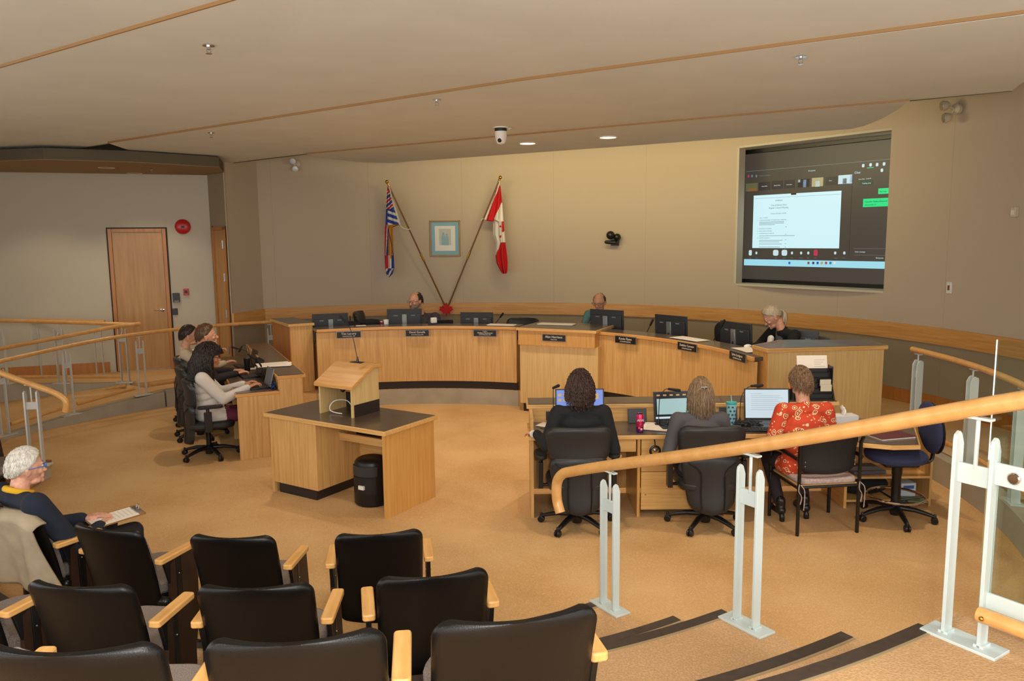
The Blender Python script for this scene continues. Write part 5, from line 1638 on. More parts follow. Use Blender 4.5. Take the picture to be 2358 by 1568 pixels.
M['print'] = mat('print_grey', (190, 182, 172), .8); M['folder'] = mat('folder_purple', (110, 60, 90), .6); M['folder_red'] = mat('folder_maroon', (96, 40, 50), .5); M['teal'] = mat('tumbler_teal', (60, 170, 170), .25)
p = G(1512, 983, .742); sheets('white papers on a purple folder between the two task chairs', (p.x, p.y, .742), -.35, under=M['folder'], n=2)
p = G(1745, 975, .742); sheets('loose white printed sheets left of the woman in orange', (p.x, p.y, .742), -.42, n=2, spread=.04)
p = G(1258, 978, .742); sheets('small white sheet by the left arm of the clerk in black', (p.x, p.y, .742), -.6, w=.15, d=.16, n=1, lines=False)
p = G(632, 841, .907); sheets('spread of white papers on the staff desk ledge', (p.x, p.y, .907), sa - .2, w=.38, d=.30, n=4, spread=.25)
p = G(590, 848, .742); sheets('white sheet on the staff work top behind the small laptop', (p.x, p.y, .742), sa, w=.21, d=.2, n=1, lines=False)
p = G(1280, 747, 1.183); sheets('white papers lying on top of the mayor station', (p.x, p.y, 1.183), math.atan2(md.y, md.x) + .1, w=.50, d=.22, n=2, spread=.03, lines=False)
p = CY(1585, 779, 3.95); sheets('cream papers on the bench counter above the Debbie Cannon plate', (p.x, p.y, TOP_Z + .001), rad(30) - PI / 2, w=.45, d=.22, n=2, spread=.05)
p = CY(1723, 801, 3.97); sheets('white papers on the bench counter near the right pedestal', (p.x, p.y, TOP_Z + .001), rad(12) - PI / 2, w=.36, d=.2, n=2, spread=.05)
p = CY(1157, 747, 3.95); sheets('thin white papers on the bench counter left of the mayor station', (p.x, p.y, TOP_Z + .001), rad(73) - PI / 2, w=.40, d=.2, n=2, spread=.02, lines=False)
p = CY(833, 750, 4.0); sheets('small white paper on the bench counter near the black coat', (p.x, p.y, TOP_Z + .001), rad(103) - PI / 2, w=.14, d=.12, n=1, lines=False)


def cup(name, label, cat, loc, prof, m, extra=None):
    t = thing(name, label, cat, loc); mb = MB(); mb.lathe(prof, 24); obj('body', mb, m, t); return t


# soda can
M['can_pink'] = mat('can_pink', (205, 50, 100), .25, .5); M['can_purple'] = mat('can_purple', (96, 40, 110), .25, .5)
p = KD(.955, .10); t = thing('soda_can', 'pink and purple soda can with white AHA lettering on the clerks desk', 'can', p)
mb = MB(); mb.lathe([(.026, 0), (.032, .008), (.033, .05)], 24); obj('lower_half', mb, M['can_purple'], t)
mb = MB(); mb.lathe([(.033, .05), (.033, .145), (.029, .156), (.027, .16)], 24); obj('upper_half', mb, M['can_pink'], t)
mb = MB(); mb.lathe([(.0265, .157), (.0265, .162), (.025, .160)], 24); obj('lid', mb, M['steel'], t)
text('AHA', .030, M['white'], t, (0, -.0335, .108), sx=.95)
for i, (dx, dz) in enumerate(((-.010, .04), (.008, .03), (.0, .065))):
    mb = MB(); mb.ell((dx, -.031, dz), (.011, .004, .011), 10); obj('berry_print', mb, mat('berry%d' % i, ((230, 60, 60), (240, 170, 190), (180, 30, 60))[i], .4), t)
# tumbler
p = G(1683, 978, .742); t = thing('tumbler', 'tall clear tumbler with teal lid, straw and blue leaf pattern', 'tumbler', p)
mb = MB(); mb.lathe([(.030, 0), (.034, .01), (.045, .19), (.043, .19), (.032, .012)], 24); obj('body', mb, mat('tumbler_body', (150, 205, 200), .2), t)
mb = MB(); mb.lathe([(.046, .188), (.048, .195), (.046, .206), (.02, .210)], 24); obj('lid', mb, M['teal'], t)
mb = MB(); mb.tube([(.003, 0, .20), (-.006, 0, .265)], .004, 8); obj('straw', mb, mat('straw_teal', (150, 220, 215), .3), t)
mb = MB()
for k in range(14):
    z = .03 + (k // 3) * .034; a = -PI / 2 + ((k % 3) - 1) * .75 + (.35 if (k // 3) % 2 else 0); r = .034 + .011 * z / .19 + .001
    mb.ell((r * math.cos(a), r * math.sin(a), z), (.010, .004, .009), 8)
obj('leaf_pattern', mb, mat('leaf_blue', (30, 70, 150), .4), t)
# glass
p = G(1697, 972, .742)
# tissue box
p = G(1940, 975, .742); t = thing('tissue_box', 'white tissue box with a tissue standing up at the right of the clerks desk', 'tissue box', p, .1)
mb = MB(); mb.box(-.115, .115, -.06, .06, 0, .08); obj('box', mb, mat('tissue_card', (214, 212, 214), .7), t, bev=.003)
mb = MB(); mb.tube(smooth_path([(0, 0, .07), (.01, 0, .11), (0, .01, .14), (-.01, 0, .165)], 4), [.012, .02, .028, .030, .03, .028, .026, .03, .028, .024, .016, .008, .004], 9, flat=.5); obj('tissue', mb, M['white'], t)
# document sorter with sheet
p = KD(2.64, .62, .906); t = thing('document_sorter', 'black wire document sorter holding white sheets on the clerks ledge', 'document sorter', p)
mb = MB()
for x in (-.15, .15): mb.tube([(x, -.09, 0), (x, .07, .30), (x, .09, 0)], .006, 6); mb.tube([(x, -.09, .005), (x, .09, .005)], .006, 6); mb.box(x - .003, x + .003, -.03, .07, .0, .30)
for k in range(6): mb.tube([(-.15, -.09 + .02 * k, .01 + .045 * k), (.15, -.09 + .02 * k, .01 + .045 * k)], .004, 6); mb.box(-.15, .15, -.06 + .02 * k, -.057 + .02 * k, .005, .05 + .045 * k)
obj('frame', mb, M['black'], t)
mb = MB(); mb.X = Matrix.Translation((-.0, .06, .20)) @ Matrix.Rotation(rad(-12), 4, 'X'); mb.box(-.14, .14, -.002, .002, -.10, .19); s = obj('sheet', mb, M['paper'], t)
X = mb.X; mb = MB(); mb.X = X
for k in range(7): mb.box(.02, .12 - .02 * (k % 3), -.0035, -.002, .15 - k * .02, .146 - k * .02)
obj('print', mb, M['print'], s)
for k in range(2):
    mb = MB(); mb.box(.03, .13, -.066 + k * .02, -.062 + k * .02, .08 + k * .045, .14 + k * .045); obj('card', mb, M['cream'], t)
p = KD(2.43, .60, .906); t = thing('pencil_cup', 'black pencil cup with coloured pencils beside the document sorter', 'pencil cup', p)
mb = MB(); mb.lathe([(.035, 0), (.035, .10), (.032, .10), (.032, .01)], 16); obj('cup', mb, M['black'], t)
for k, (c, dx, dy) in enumerate((((220, 170, 60), -.04, 0), ((200, 50, 40), -.01, .01), ((40, 80, 170), .01, -.01), ((230, 120, 40), -.025, .01))):
    mb = MB(); mb.tube([(dx * .3, dy, .01), (dx, dy * 2, .17)], .0045, 6); obj('pencil', mb, mat('pencil%d' % k, c, .5), t)
# notebook pile at right return
p = G(2050, 1005, .742); t = thing('notebook', 'maroon hardcover notebook with papers on the right return of the clerks desk', 'notebook', (p.x, p.y, .742), .25)
mb = MB(); mb.box(-.16, .16, -.10, .10, 0, .012); obj('pages', mb, M['paper'], t)
mb = MB(); mb.box(-.165, .165, -.105, .105, .012, .017); mb.box(-.165, .165, .10, .105, 0, .017); obj('cover', mb, M['folder_red'], t, bev=.001)
# outlets in upstand and on the desk
for x, lab, m_ in ((.12, None, None), (.225, 'dark grey socket plate at the left end of the upstand', M['dkgrey']), (1.81, 'black round volume knob panel on the upstand', M['black'])):
    if not lab: continue
    t = thing('socket_plate', lab, 'socket', (KX + x, KY + .498, .80)); mb = MB(); mb.box(-.055, .055, -.008, 0, -.04, .04); obj('plate', mb, m_, t, bev=.002)
    if m_ is M['black']:
        mb = MB(); mb.X = Matrix.Rotation(PI / 2, 4, 'X'); mb.lathe([(.022, .006), (.020, .02), (.012, .022)], 18); obj('knob', mb, M['steel'], t)
for x, lab in ((.16, 'flat grommet disc with white dot at the left end of the clerks desk'), (1.09, 'flat grommet disc with white dot by the second microphone')):
    t = thing('cable_grommet', lab, 'grommet', KD(x, .28)); mb = MB(); mb.lathe([(.055, 0), (.055, .004), (.05, .006)], 24); obj('disc', mb, M['dkgrey'], t)
    mb = MB(); mb.ell((0, -.01, .007), (.007, .007, .004), 10); obj('dot', mb, M['white'], t)
# headset hanging under the desk front
t = thing('headset', 'round black headset hanging under the desk edge between the clerks', 'headset', (KX + 1.07, KY + .0, .60))
mb = MB(); mb.tube([(.040 * math.cos(2 * PI * k / 24), 0, .040 * math.sin(2 * PI * k / 24)) for k in range(24)], .010, 8, closed=True); obj('ring', mb, M['black'], t)
mb = MB(); mb.tube([(0, 0, .04), (0, .02, .075), (0, .04, .10)], .005, 6); obj('hook', mb, M['black'], t)
mb = MB(); mb.ell((.0, -.006, .01), (.022, .01, .014), 10); obj('ear_pad', mb, M['steel'], t)


def cables(label, pts_list, r=.004, m=None, loc=(0, 0, 0), rz=0):
    mb = MB()
    for pts in pts_list: mb.tube(smooth_path(pts, 5), r, 6)
    o = obj('cable_tangle', mb, m or M['cable'], loc=loc, rotz=rz); return tag(o, label, 'cable')


def tangle(n, cx, cy, w, d, h, seed):
    rnd = random.Random(seed); out = []
    for _ in range(n): out.append([(cx + rnd.uniform(-w, w), cy + rnd.uniform(-d, d), .006 + rnd.uniform(0, h)) for _ in range(7)])
    return out


cables('tangle of black cables by the second clerk microphone', tangle(5, 1.25, .30, .10, .08, .035, 3), loc=(KX, KY, .742))
cables('tangle of black cables left of the white-document laptop', tangle(7, 1.92, .26, .13, .08, .04, 4), loc=(KX, KY, .742))
cables('blue and black leads coiled behind the small staff laptop', tangle(6, .42, .22, .03, .16, .06, 5), .004, mat('cable_blue', (30, 60, 120), .5), loc=(SP0.x, SP0.y, .742), rz=sa)
cables('black leads along the staff work top between the laptops', tangle(6, .40, 1.0, .03, .35, .05, 6), .004, loc=(SP0.x, SP0.y, .742), rz=sa)
t = thing('keyboard', 'black keyboard in front of the white-document laptop', 'keyboard', KD(1.98, .10), -.15); mb = MB(); mb.box(-.20, .20, -.06, .06, 0, .018); obj('body', mb, M['black'], t, bev=.003)
mb = MB()
for i in range(13):
    for j in range(4): mb.box(-.19 + i * .029, -.166 + i * .029, -.05 + j * .026, -.029 + j * .026, .018, .022)
obj('keys', mb, M['black_matte'], t)
# black travel mug on the staff desk
p = SD(.30, 1.55)
t = thing('travel_mug', 'tall black travel mug between the hands and the staff laptops', 'mug', p); mb = MB(); mb.lathe([(.034, 0), (.036, .01), (.042, .15), (.043, .16), (.036, .17)], 22); obj('body', mb, M['black'], t)
mb = MB(); mb.lathe([(.043, .158), (.044, .166), (.038, .176)], 22); obj('lid', mb, M['dkgrey'], t)
# small things on the bench
p = CY(879, 744, 4.3); t = thing('mug', 'red insulated mug with steel rim on the council bench', 'mug', (p.x, p.y, BZ)); mb = MB(); mb.lathe([(.035, 0), (.037, .05), (.040, p.z - BZ + .02)], 20); obj('body', mb, mat('mug_red', (130, 24, 30), .3), t)
zt = p.z - BZ + .02; mb = MB(); mb.lathe([(.041, zt), (.041, zt + .012), (.036, zt + .016)], 20); obj('rim', mb, M['steel'], t)
p = CY(889, 742, 4.3); t = thing('paper_cup', 'white cup beside the red mug on the bench', 'cup', (p.x, p.y, BZ)); zt = p.z - BZ + .04; mb = MB(); mb.lathe([(.035, 0), (.042, zt), (.038, zt), (.032, .01)], 20); obj('body', mb, M['white'], t)
p = CY(999, 747, 4.0); t = thing('webcam', 'small white webcam on a dark clip on the bench counter', 'webcam', (p.x, p.y, TOP_Z + .001), .4); mb = MB(); mb.box(-.045, .045, -.03, .03, .02, .10); obj('head', mb, M['white'], t, bev=.012)
mb = MB(); mb.box(-.08, -.03, -.01, .02, 0, .03); mb.box(-.04, .02, -.02, .02, 0, .025); obj('clip', mb, M['dkgrey'], t)
p = CY(1018, 742, 4.45); laptop('dark laptop lid seen from behind beside the bearded councillor', (p.x, p.y, BZ), rad(88) + PI / 2 + .1, w=.34, d=.24, ang=25)
p = CY(1722, 793, 4.1); t = thing('mouse', 'white computer mouse on the bench counter by the right pedestal', 'mouse', (p.x, p.y, TOP_Z + .001), .6); mb = MB(); mb.ell((0, 0, .014), (.055, .034, .022), 18); obj('body', mb, M['white'], t)
# black coat heaped on the bench
p = CY(845, 742, 4.55); mb = MB()
rnd = random.Random(4)
for k in range(12): mb.ell((rnd.uniform(-.30, .30), rnd.uniform(-.08, .08), rnd.uniform(.03, .16) * (1 - .4 * (k % 2))), (rnd.uniform(.09, .16), rnd.uniform(.06, .1), rnd.uniform(.04, .09)), 14)
mb.ell((-.05, 0, .17), (.2, .08, .06), 14)
o = obj('coat', mb, M['c_black'], remesh=.014, sm=3, loc=(p.x, p.y, BZ), rotz=rad(100) + PI / 2); tag(o, 'black coat heaped on the council bench next to the side-turned chair', 'coat')
# things on the shelves
p = (KX + SX0 + .30, KY + .45, .07); t = thing('handbag', 'black bag lying on the bottom shelf behind the blue chair', 'bag', (p[0] - .05, p[1] - .03, .072)); mb = MB()
mb.ell((0, 0, .09), (.20, .13, .088), 18); mb.ell((-.1, .0, .07), (.13, .12, .07), 14); obj('body', mb, M['c_black'], t, remesh=.014, sm=3)
mb = MB(); mb.tube(smooth_path([(-.1, 0, .14), (-.06, -.02, .17), (.06, -.02, .17), (.1, 0, .14)], 4), .008, 6); obj('strap', mb, M['black'], t)
t = thing('basket', 'small white and blue box on the shelf right of the black bag', 'box', (KX + SX1 - .17, KY + .36, .072), .1); mb = MB(); mb.box(-.07, .07, -.05, .05, 0, .12); obj('box', mb, mat('box_bluewhite', (190, 200, 214), .6), t, bev=.003)
mb = MB(); mb.box(-.05, .05, -.052, -.05, .07, .10); obj('label_panel', mb, mat('box_blue', (60, 90, 150), .6), t)
t = thing('magazine', 'magazine with green cover lying on the bottom shelf', 'magazine', (KX + SX1 - .16, KY + .22, .072), -.2); mb = MB(); mb.box(-.10, .10, -.07, .07, 0, .008); obj('cover', mb, mat('mag_green', (110, 120, 80), .5), t)
t = thing('binder', 'grey binder lying on the middle shelf behind the blue chair', 'binder', (KX + SX0 + .22, KY + .42, .282), .1); mb = MB(); mb.box(-.15, .15, -.12, .12, 0, .03); obj('cover', mb, mat('binder_grey', (90, 92, 104), .6), t, bev=.004)

# ---------------------------------------------------------------- clipboard and jacket of the visitor
p, rz = VIS
V = Matrix.Translation(p) @ Matrix.Rotation(rz, 4, 'Z')
t = thing('clipboard', 'wooden clipboard with white form on the visitor\'s knees', 'clipboard', V @ Vector((.10, .42, .60)), rz + rad(8)); t.rotation_euler = (rad(4), 0, rz - .25)
mb = MB(); mb.rbox(0, 0, .002, .23, .32, .004, .015); obj('board', mb, mat('hardboard', (150, 108, 62), .5), t)
mb = MB(); mb.box(-.10, .10, -.15, .12, .0045, .0058); s = obj('sheet', mb, M['paper'], t)
mb = MB()
for k in range(8): mb.box(-.08 + (.06 if k > 4 else 0), .06, .09 - k * .026, .087 - k * .026, .006, .0066)
obj('print', mb, M['print'], s)
mb = MB(); mb.box(-.055, .055, .115, .15, .004, .016); mb.tube([(-.02, .14, .016), (-.02, .15, .04), (.02, .15, .04), (.02, .14, .016)], .004, 6); obj('clip', mb, M['steel'], t)
# jackets hanging on the visitor's chair
pj, rj = seat_at(3.30, -121.2, 0)


def drape(x0, x1, zt, zb, ybk, seed, fold=.018, n=36):
    mb = MB(); rnd = random.Random(seed); ph = rnd.uniform(0, 6)

    def fn(u, v):
        x = x0 + (x1 - x0) * u; xx = x / .26
        flare = 1 + .22 * v * v
        z = zt - (zt - zb) * v - .02 * math.sin(u * 9 + ph) * v - .045 * max(0, abs(xx) - .55) ** 2 * 4 * (1 - v)
        y = ybk + .10 * v - fold * math.sin(u * 13 + ph + 2 * v) * (.2 + v) - fold * .6 * math.sin(u * 27 + 3 * v + ph) * v + .05 * xx * xx
        if v < .10: y += .09 * (1 - v / .10); z += .012 * math.sin(v / .10 * PI) - .02 * (1 - v / .10)
        return Vector((x * flare, y, z))
    mb.surf(fn, n, 30); return mb


M['jk_beige'] = mat('jacket_beige', (168, 154, 130), .85, var=.06, vscale=8, bump=.3, bscale=30); M['jk_maroon'] = mat('garment_maroon', (48, 24, 30), .9)
mb = drape(-.29, .30, .86, .34, -.20, 3, .026); o = obj('jacket', mb, M['jk_beige'], solid=.012, loc=pj, rotz=rj, smooth=180); tag(o, 'beige jacket draped over the back of the visitor\'s chair', 'jacket')
mb = drape(-.31, .02, .88, .58, -.228, 9, .014); o = obj('cardigan', mb, M['jk_maroon'], solid=.014, loc=pj, rotz=rj, smooth=180); tag(o, 'dark maroon cardigan lying over the beige jacket', 'cardigan')
# ---------------------------------------------------------------- things on the walls and ceiling
def wall_item(name, label, cat, px, py, r=RW - .001, group=None):
    """frame on the curved wall: x to the viewer's right, z up, -y into the room"""
    p = CY(px, py, r, C1); a = math.atan2(p.y - C1.y, p.x - C1.x)
    return thing(name, label, cat, p, a - PI / 2, group)


# projection screen in its recess
S0 = Vector((3.74, 12.6)); S1 = Vector((5.18, 10.7)); SDr = (S1 - S0).normalized(); SN = Vector((-SDr.y, SDr.x))


def SP(px, py):
    p = PL(px, py, S0, SN); return (p.xy - S0).dot(SDr), p.z


t = thing('wall_screen', 'large wall screen showing a video meeting with an agenda document', 'screen', (S0.x, S0.y, 0), math.atan2(SDr.y, SDr.x))
xs0 = SP(1704, 500)[0]; xs1 = 3.4
zb_, zt_ = SP(1706, 652)[1], SP(1708, 346)[1]
mb = MB(); fr_ = .075
for i, (a, b, c, d) in enumerate(((xs0, xs1, zt_ - fr_, zt_), (xs0, xs1, zb_, zb_ + fr_), (xs0, xs0 + fr_, zb_ + fr_, zt_ - fr_))): mb.box(a, b, -.05, .03, c, d)
obj('frame', mb, M['black'], t, bev=.004)
mb = MB(); mb.box(xs0 + fr_, xs1, .0, .02, zb_ + fr_, zt_ - fr_)
E_bg = emit('display_idle', (84, 76, 66), .62); E_win = emit('display_window', (78, 70, 62), .60); E_doc = emit('display_document', (205, 240, 246), 1.0)
E_bar = emit('display_taskbar', (160, 222, 238), .95); E_grn = emit('display_green', (20, 220, 130), 1.0); E_red = emit('display_red', (200, 60, 90), .8); E_ico = emit('display_icon', (205, 232, 236), .9)
E_txt = emit('display_text', (120, 150, 160), .6); E_line = emit('display_line', (140, 150, 150), .55); E_tile = emit('display_tile', (66, 60, 58), .5); E_vid1 = emit('display_video', (110, 112, 76), .7)
E_orange = emit('display_orange', (176, 110, 60), .6); E_sky = emit('display_sky', (150, 180, 220), .8); E_skin = emit('display_portrait', (190, 180, 130), .8); E_dgrn = emit('display_chip', (40, 84, 60), .6); E_dk = emit('display_dark', (30, 30, 34), .5)
obj('display', mb, E_bg, t)


def scr(name, m, rects, lift=.002, parent=None):
    """each rect is given as left, top, right, bottom on the picture of the screen"""
    mb = MB()
    for q in rects:
        (l, tp, r_, bt) = q
        xl, zt1 = SP(l, tp); _, zb1 = SP(l, bt) if False else SP(l, bt)
        xr, _z = SP(r_, tp)
        mb.box(xl, xr, -lift, .0, zb1, zt1)
    return obj(name, mb, m, parent or t)


def SR(l, tp, w, h):                    # rectangle in screen metres
    return (l, l + w, tp - h, tp)


def srect(name, m, rects, lift=.002):
    mb = MB()
    for (x0, x1, z0, z1) in rects: mb.box(x0, x1, -lift, 0, z0, z1)
    return obj(name, mb, m, t)


xL = SP(1713.5, 605)[0]; zTopLine = SP(1716.5, 395)[1]; zBarB = SP(1713.5, 610.7)[1]; zBarT = SP(1713.5, 596.5)[1]
HT = zTopLine - zBarB                   # height of the projected picture


def U(px, py):                          # picture coordinates: metres from left edge, height
    return SP(px, py)


srect('title_line', E_line, [(xL, xs1, zTopLine - .006, zTopLine)], .003)
srect('task_bar', E_bar, [(xL, xs1, zBarB, zBarT)], .003)
x0, z1 = U(1736, 450.5); x1, _ = U(1938, 436); _, z0 = U(1735, 571)
srect('document', E_doc, [(x0, x1, z0, z1)], .003)
DX, DZ, DW, DH = x0, z1, x1 - x0, z1 - z0
srect('document_tab', E_dk, [(DX + DW * .45, DX + DW * .51, DZ - .022, DZ + .0)], .005)
srect('document_rule', E_line, [(DX + .02, DX + DW, DZ - .05, DZ - .047)], .0045)
# document text
tx = lambda s, size, fx, fz, m=E_txt, al='LEFT', sx=1.0: text(s, size, m, t, (DX + DW * fx, -.006, DZ - DH * fz), align=al, sx=sx)
tx('AGENDA', .030, .31, .115, al='CENTER'); tx('City of Salmon Arm', .034, .31, .20, al='CENTER'); tx('Regular Council Meeting', .034, .31, .25, al='CENTER'); tx('February 24, 2025, 1:30 PM', .024, .31, .355, al='CENTER')
for fz, s in ((.43, '1.   CALL TO ORDER'), (.475, '2.   ACKNOWLEDGEMENT OF TRADITIONAL TERRITORY'), (.635, '3.   ADOPTION OF AGENDA'), (.68, '4.   DISCLOSURE OF INTEREST'), (.725, '5.   CONFIRMATION OF MINUTES'), (.81, '6.   COMMITTEE REPORTS')):
    tx(s, .020, .06, fz)
rows_ = [(.085, .51, .765), (.085, .37, .85), (.085, .33, .88), (.085, .36, .92), (.085, .34, .975), (.08, .38, .505), (.08, .38, .53), (.08, .27, .555)]
srect('document_lines', E_txt, [(DX + DW * a, DX + DW * b, DZ - DH * f - .006, DZ - DH * f) for a, b, f in rows_], .0045)
srect('document_numbers', E_txt, [(DX + DW * .40, DX + DW * .41, DZ - DH * f - .008, DZ - DH * f) for f in (.60, .74, .84, .91, .975)], .0045)
# participant strip
def tile(px0, py0, px1, py1, m, name='video_tile'):
    a, b = U(px0, py0); c, _ = U(px1, py0); _, d = U(px0, py1); return srect(name, m, [(a, c, d, b)], .003)


tile(1718, 423, 1745, 441, E_vid1); tile(1722, 434, 1743, 441, E_orange, 'video_detail')
for a, b, c in ((1748, 1774, 420), (1777, 1803, 417), (1806, 1830, 415), (1902, 1929, 408)): tile(a, c, b, c + 19, E_tile)
for a, c, s in ((1761, 429, 'Guest Office'), (1790, 427, 'Rhonda West'), (1818, 425, 'Kevin Flynn'), (1913, 416, 'Darin')):
    x, z = U(a, c); text(s, .020, E_ico, t, (x, -.006, z))
tile(1838, 413, 1864, 432, E_dk); tile(1850, 414, 1857, 431, E_sky, 'video_detail'); tile(1838, 414, 1843, 420, E_ico, 'video_detail'); tile(1870, 410, 1896, 430, E_skin); tile(1878, 417, 1888, 430, E_ico, 'video_detail')
tile(1931, 404, 1963, 424, E_ico); tile(1941, 411, 1950, 423, E_dk, 'video_detail'); tile(1958, 403, 1963, 423, E_sky, 'video_detail')
# chat column
x, z = U(1975, 397.5); text('Chat', .045, E_ico, t, (x, -.006, z)); x, z = U(1992, 412); text('Kevin Flynn  12:46 PM', .020, E_ico, t, (x, -.006, z)); tile(1981, 416, 2010, 427, E_dgrn, 'chat_bubble'); x, z = U(1996, 422); text('Testing chat', .026, E_ico, t, (x, -.008, z))
a, b = U(2023, 434); _, d = U(2023, 447); srect('chat_bubble', E_grn, [(a, xs1, d, b)], .003); x, z = U(2034, 441); text('Yes, I am', .026, E_dk, t, (x, -.006, z))
a, b = U(1988, 458); _, d = U(1988, 477); srect('chat_bubble', E_grn, [(a, xs1, d, b)], .003); x, z = U(1992, 465); text('Councillor Wallace Richmond', .026, E_dk, t, (x, -.006, z - .0), align='LEFT'); x, z = U(1992, 472); text('can you hear us?', .024, E_dk, t, (x, -.006, z), align='LEFT')
a, b = U(1966, 572); srect('chat_rule', E_line, [(a, xs1, b - .004, b)], .003); a, b = U(1966, 587); srect('chat_rule', E_line, [(a, xs1, b - .004, b)], .003)
x, z = U(1981, 580); text('Send a message', .024, E_ico, t, (x, -.006, z)); x, z = U(2026, 594); text('Everyone', .028, E_ico, t, (x, -.006, z)); a, b = U(1963, 400); _, d = U(1963, 590); srect('column_rule', E_tile, [(a, a + .004, d, b)], .003)
x, z = U(1870, 393); text('Everyone', .030, E_ico, t, (x, -.006, z))
x, z = U(1762, 404); text('Council Chambers', .026, E_txt, t, (x, -.006, z))
# control buttons
def btn(px, py, w, h, m, name='button'):
    x, z = U(px, py); mb = MB(); X = Matrix.Translation((x, -.002, z)) @ Matrix.Rotation(PI / 2, 4, 'X'); mb.X = X; mb.prism(rrect(0, 0, w, h, min(w, h) * .3, 3), -.0, .002); return obj(name, mb, m, t)


btn(1728, 582, .055, .085, E_ico); btn(1786.5, 582, .095, .09, E_ico); btn(1806.5, 582, .095, .09, E_ico); btn(1878.5, 582, .065, .09, E_red)
for px in (1742, 1824, 1845, 1861.5, 1923.5, 1944.5): btn(px, 582.5, .032, .040, E_ico, 'icon')
for px, c in ((1818, (40, 110, 210)), (1862, (150, 90, 50)), (1873, (60, 70, 90)), (1883, (50, 90, 190)), (1892.5, (200, 180, 90)), (1902.5, (200, 70, 90)), (1912.5, (40, 140, 200)), (1922, (245, 245, 240))):
    btn(px, 605.5, .035, .038, emit('taskicon%d' % px, c, .8), 'task_icon')
for px, s in ((1728, 'Raise'), (1743, 'React'), (1787, 'Mic'), (1806, 'Camera'), (1824, 'Share'), (1845, 'Breakout'), (1861, 'Apps'), (1878, 'Leave'), (1925, 'Captions'), (1944, 'Pop out')):
    x, z = U(px, 594); text(s, .018, E_txt, t, (x, -.006, z))
for px, c in ((1724, E_red), (1732, E_txt), (1742, E_txt)): btn(px, 405.5, .03, .04, c, 'icon')
for px, py in ((1988, 381.5), (2005, 379.5), (2020, 379), (2036, 377.5), (2031, 392)): btn(px, py, .035, .045, E_ico, 'icon')
a, b = U(1997, 386); c, _ = U(2012, 386); srect('active_mark', E_grn, [(a, c, b - .008, b)], .003)

# recess lining of the screen opening
oa, ob = pol(RW, OPB, 0, C1), pol(RW, OPA, 0, C1)
mb = MB(); zt2 = OPZ1
back_l = S0 + SDr * (xs0 - .02)
wallbox(mb, oa.xy, back_l, OPZ0, OPZ1, .03, 1)
mb.prism([tuple(oa.xy), tuple(ob.xy), tuple(S0 + SDr * 3.3), tuple(back_l)], OPZ1 - .001, OPZ1 + .03)
mb.prism([tuple(oa.xy), tuple(ob.xy), tuple(S0 + SDr * 3.3), tuple(back_l)], OPZ0 - .03, OPZ0 + .001)
M['lining'] = mat('lining', (206, 198, 176), .7)
struct('trim_8', mb, M['lining'])
mb = MB(); wallbox(mb, S0 + SDr * -.6 + SN * -.10 * 0, S0 + SDr * 3.6, 1.3, 4.2, .05, 1)
for i in range(len(mb.v)): mb.v[i] = (mb.v[i][0] + SN.x * .06, mb.v[i][1] + SN.y * .06, mb.v[i][2])
struct('wall_screen_back', mb, M['kick'])

# picture
t = wall_item('framed_picture', 'gold-framed portrait picture with pale blue mat between the two flags', 'picture', 1025, 549)
W, H = .54, .63; mb = MB()
for a, b, c, d in ((-W / 2, W / 2, H / 2 - .022, H / 2), (-W / 2, W / 2, -H / 2, -H / 2 + .022), (-W / 2, -W / 2 + .022, -H / 2, H / 2), (W / 2 - .022, W / 2, -H / 2, H / 2)): mb.box(a, b, -.035, -.002, c, d)
obj('frame', mb, mat('frame_gold', (150, 112, 58), .4, .5), t, bev=.004)
mb = MB(); mb.box(-W / 2 + .02, W / 2 - .02, -.012, -.004, -H / 2 + .02, H / 2 - .02); obj('mat_board', mb, mat('mat_blue', (140, 184, 202), .7), t)
mb = MB(); mb.box(-.18, .18, -.014, -.012, -.22, .22); obj('inner_mat', mb, M['white'], t)
mb = MB(); mb.box(-.105, .105, -.016, -.014, -.12, .17); obj('photo', mb, mat('photo_pale', (196, 202, 196), .6), t)
mb = MB(); mb.box(-.062, .0, -.0175, -.0145, -.12, .05); mb.ell((-.03, -.0165, .085), (.020, .002, .026), 14); mb.ell((.03, -.0165, .065), (.018, .002, .022), 14); mb.ell((-.03, -.0165, .03), (.036, .002, .035), 14); mb.box(.0, .062, -.0175, -.0145, -.12, .02); mb.ell((.03, -.0165, .01), (.032, .002, .03), 14)
obj('figures', mb, mat('photo_blue', (150, 186, 200), .6), t)

# flag poles and flags
M['leafred'] = mat('flag_red', (206, 24, 32), .75); M['fl_white'] = mat('flag_white', (232, 226, 218), .8); M['fl_blue'] = mat('flag_blue', (44, 72, 160), .8); M['fl_gold'] = mat('flag_gold', (206, 146, 40), .8)
leaf = [(0, 1), (.16, .68), (.38, .80), (.30, .30), (.56, .56), (.62, .42), (.92, .46), (.80, .20), (.98, .08), (.48, -.28), (.55, -.50), (.05, -.42), (.04, -.86)]
leaf = leaf + [(-x, y) for x, y in leaf[::-1] if x > 0]
t = wall_item('leaf_emblem', 'red maple leaf plaque where the two flag poles meet', 'emblem', 1028, 712, RW - .045)
mb = MB(); mb.X = Matrix.Rotation(PI / 2, 4, 'X'); mb.prism([(x * .125, y * .13 - .01) for x, y in leaf], 0.0, .10); obj('leaf', mb, M['leafred'], t)


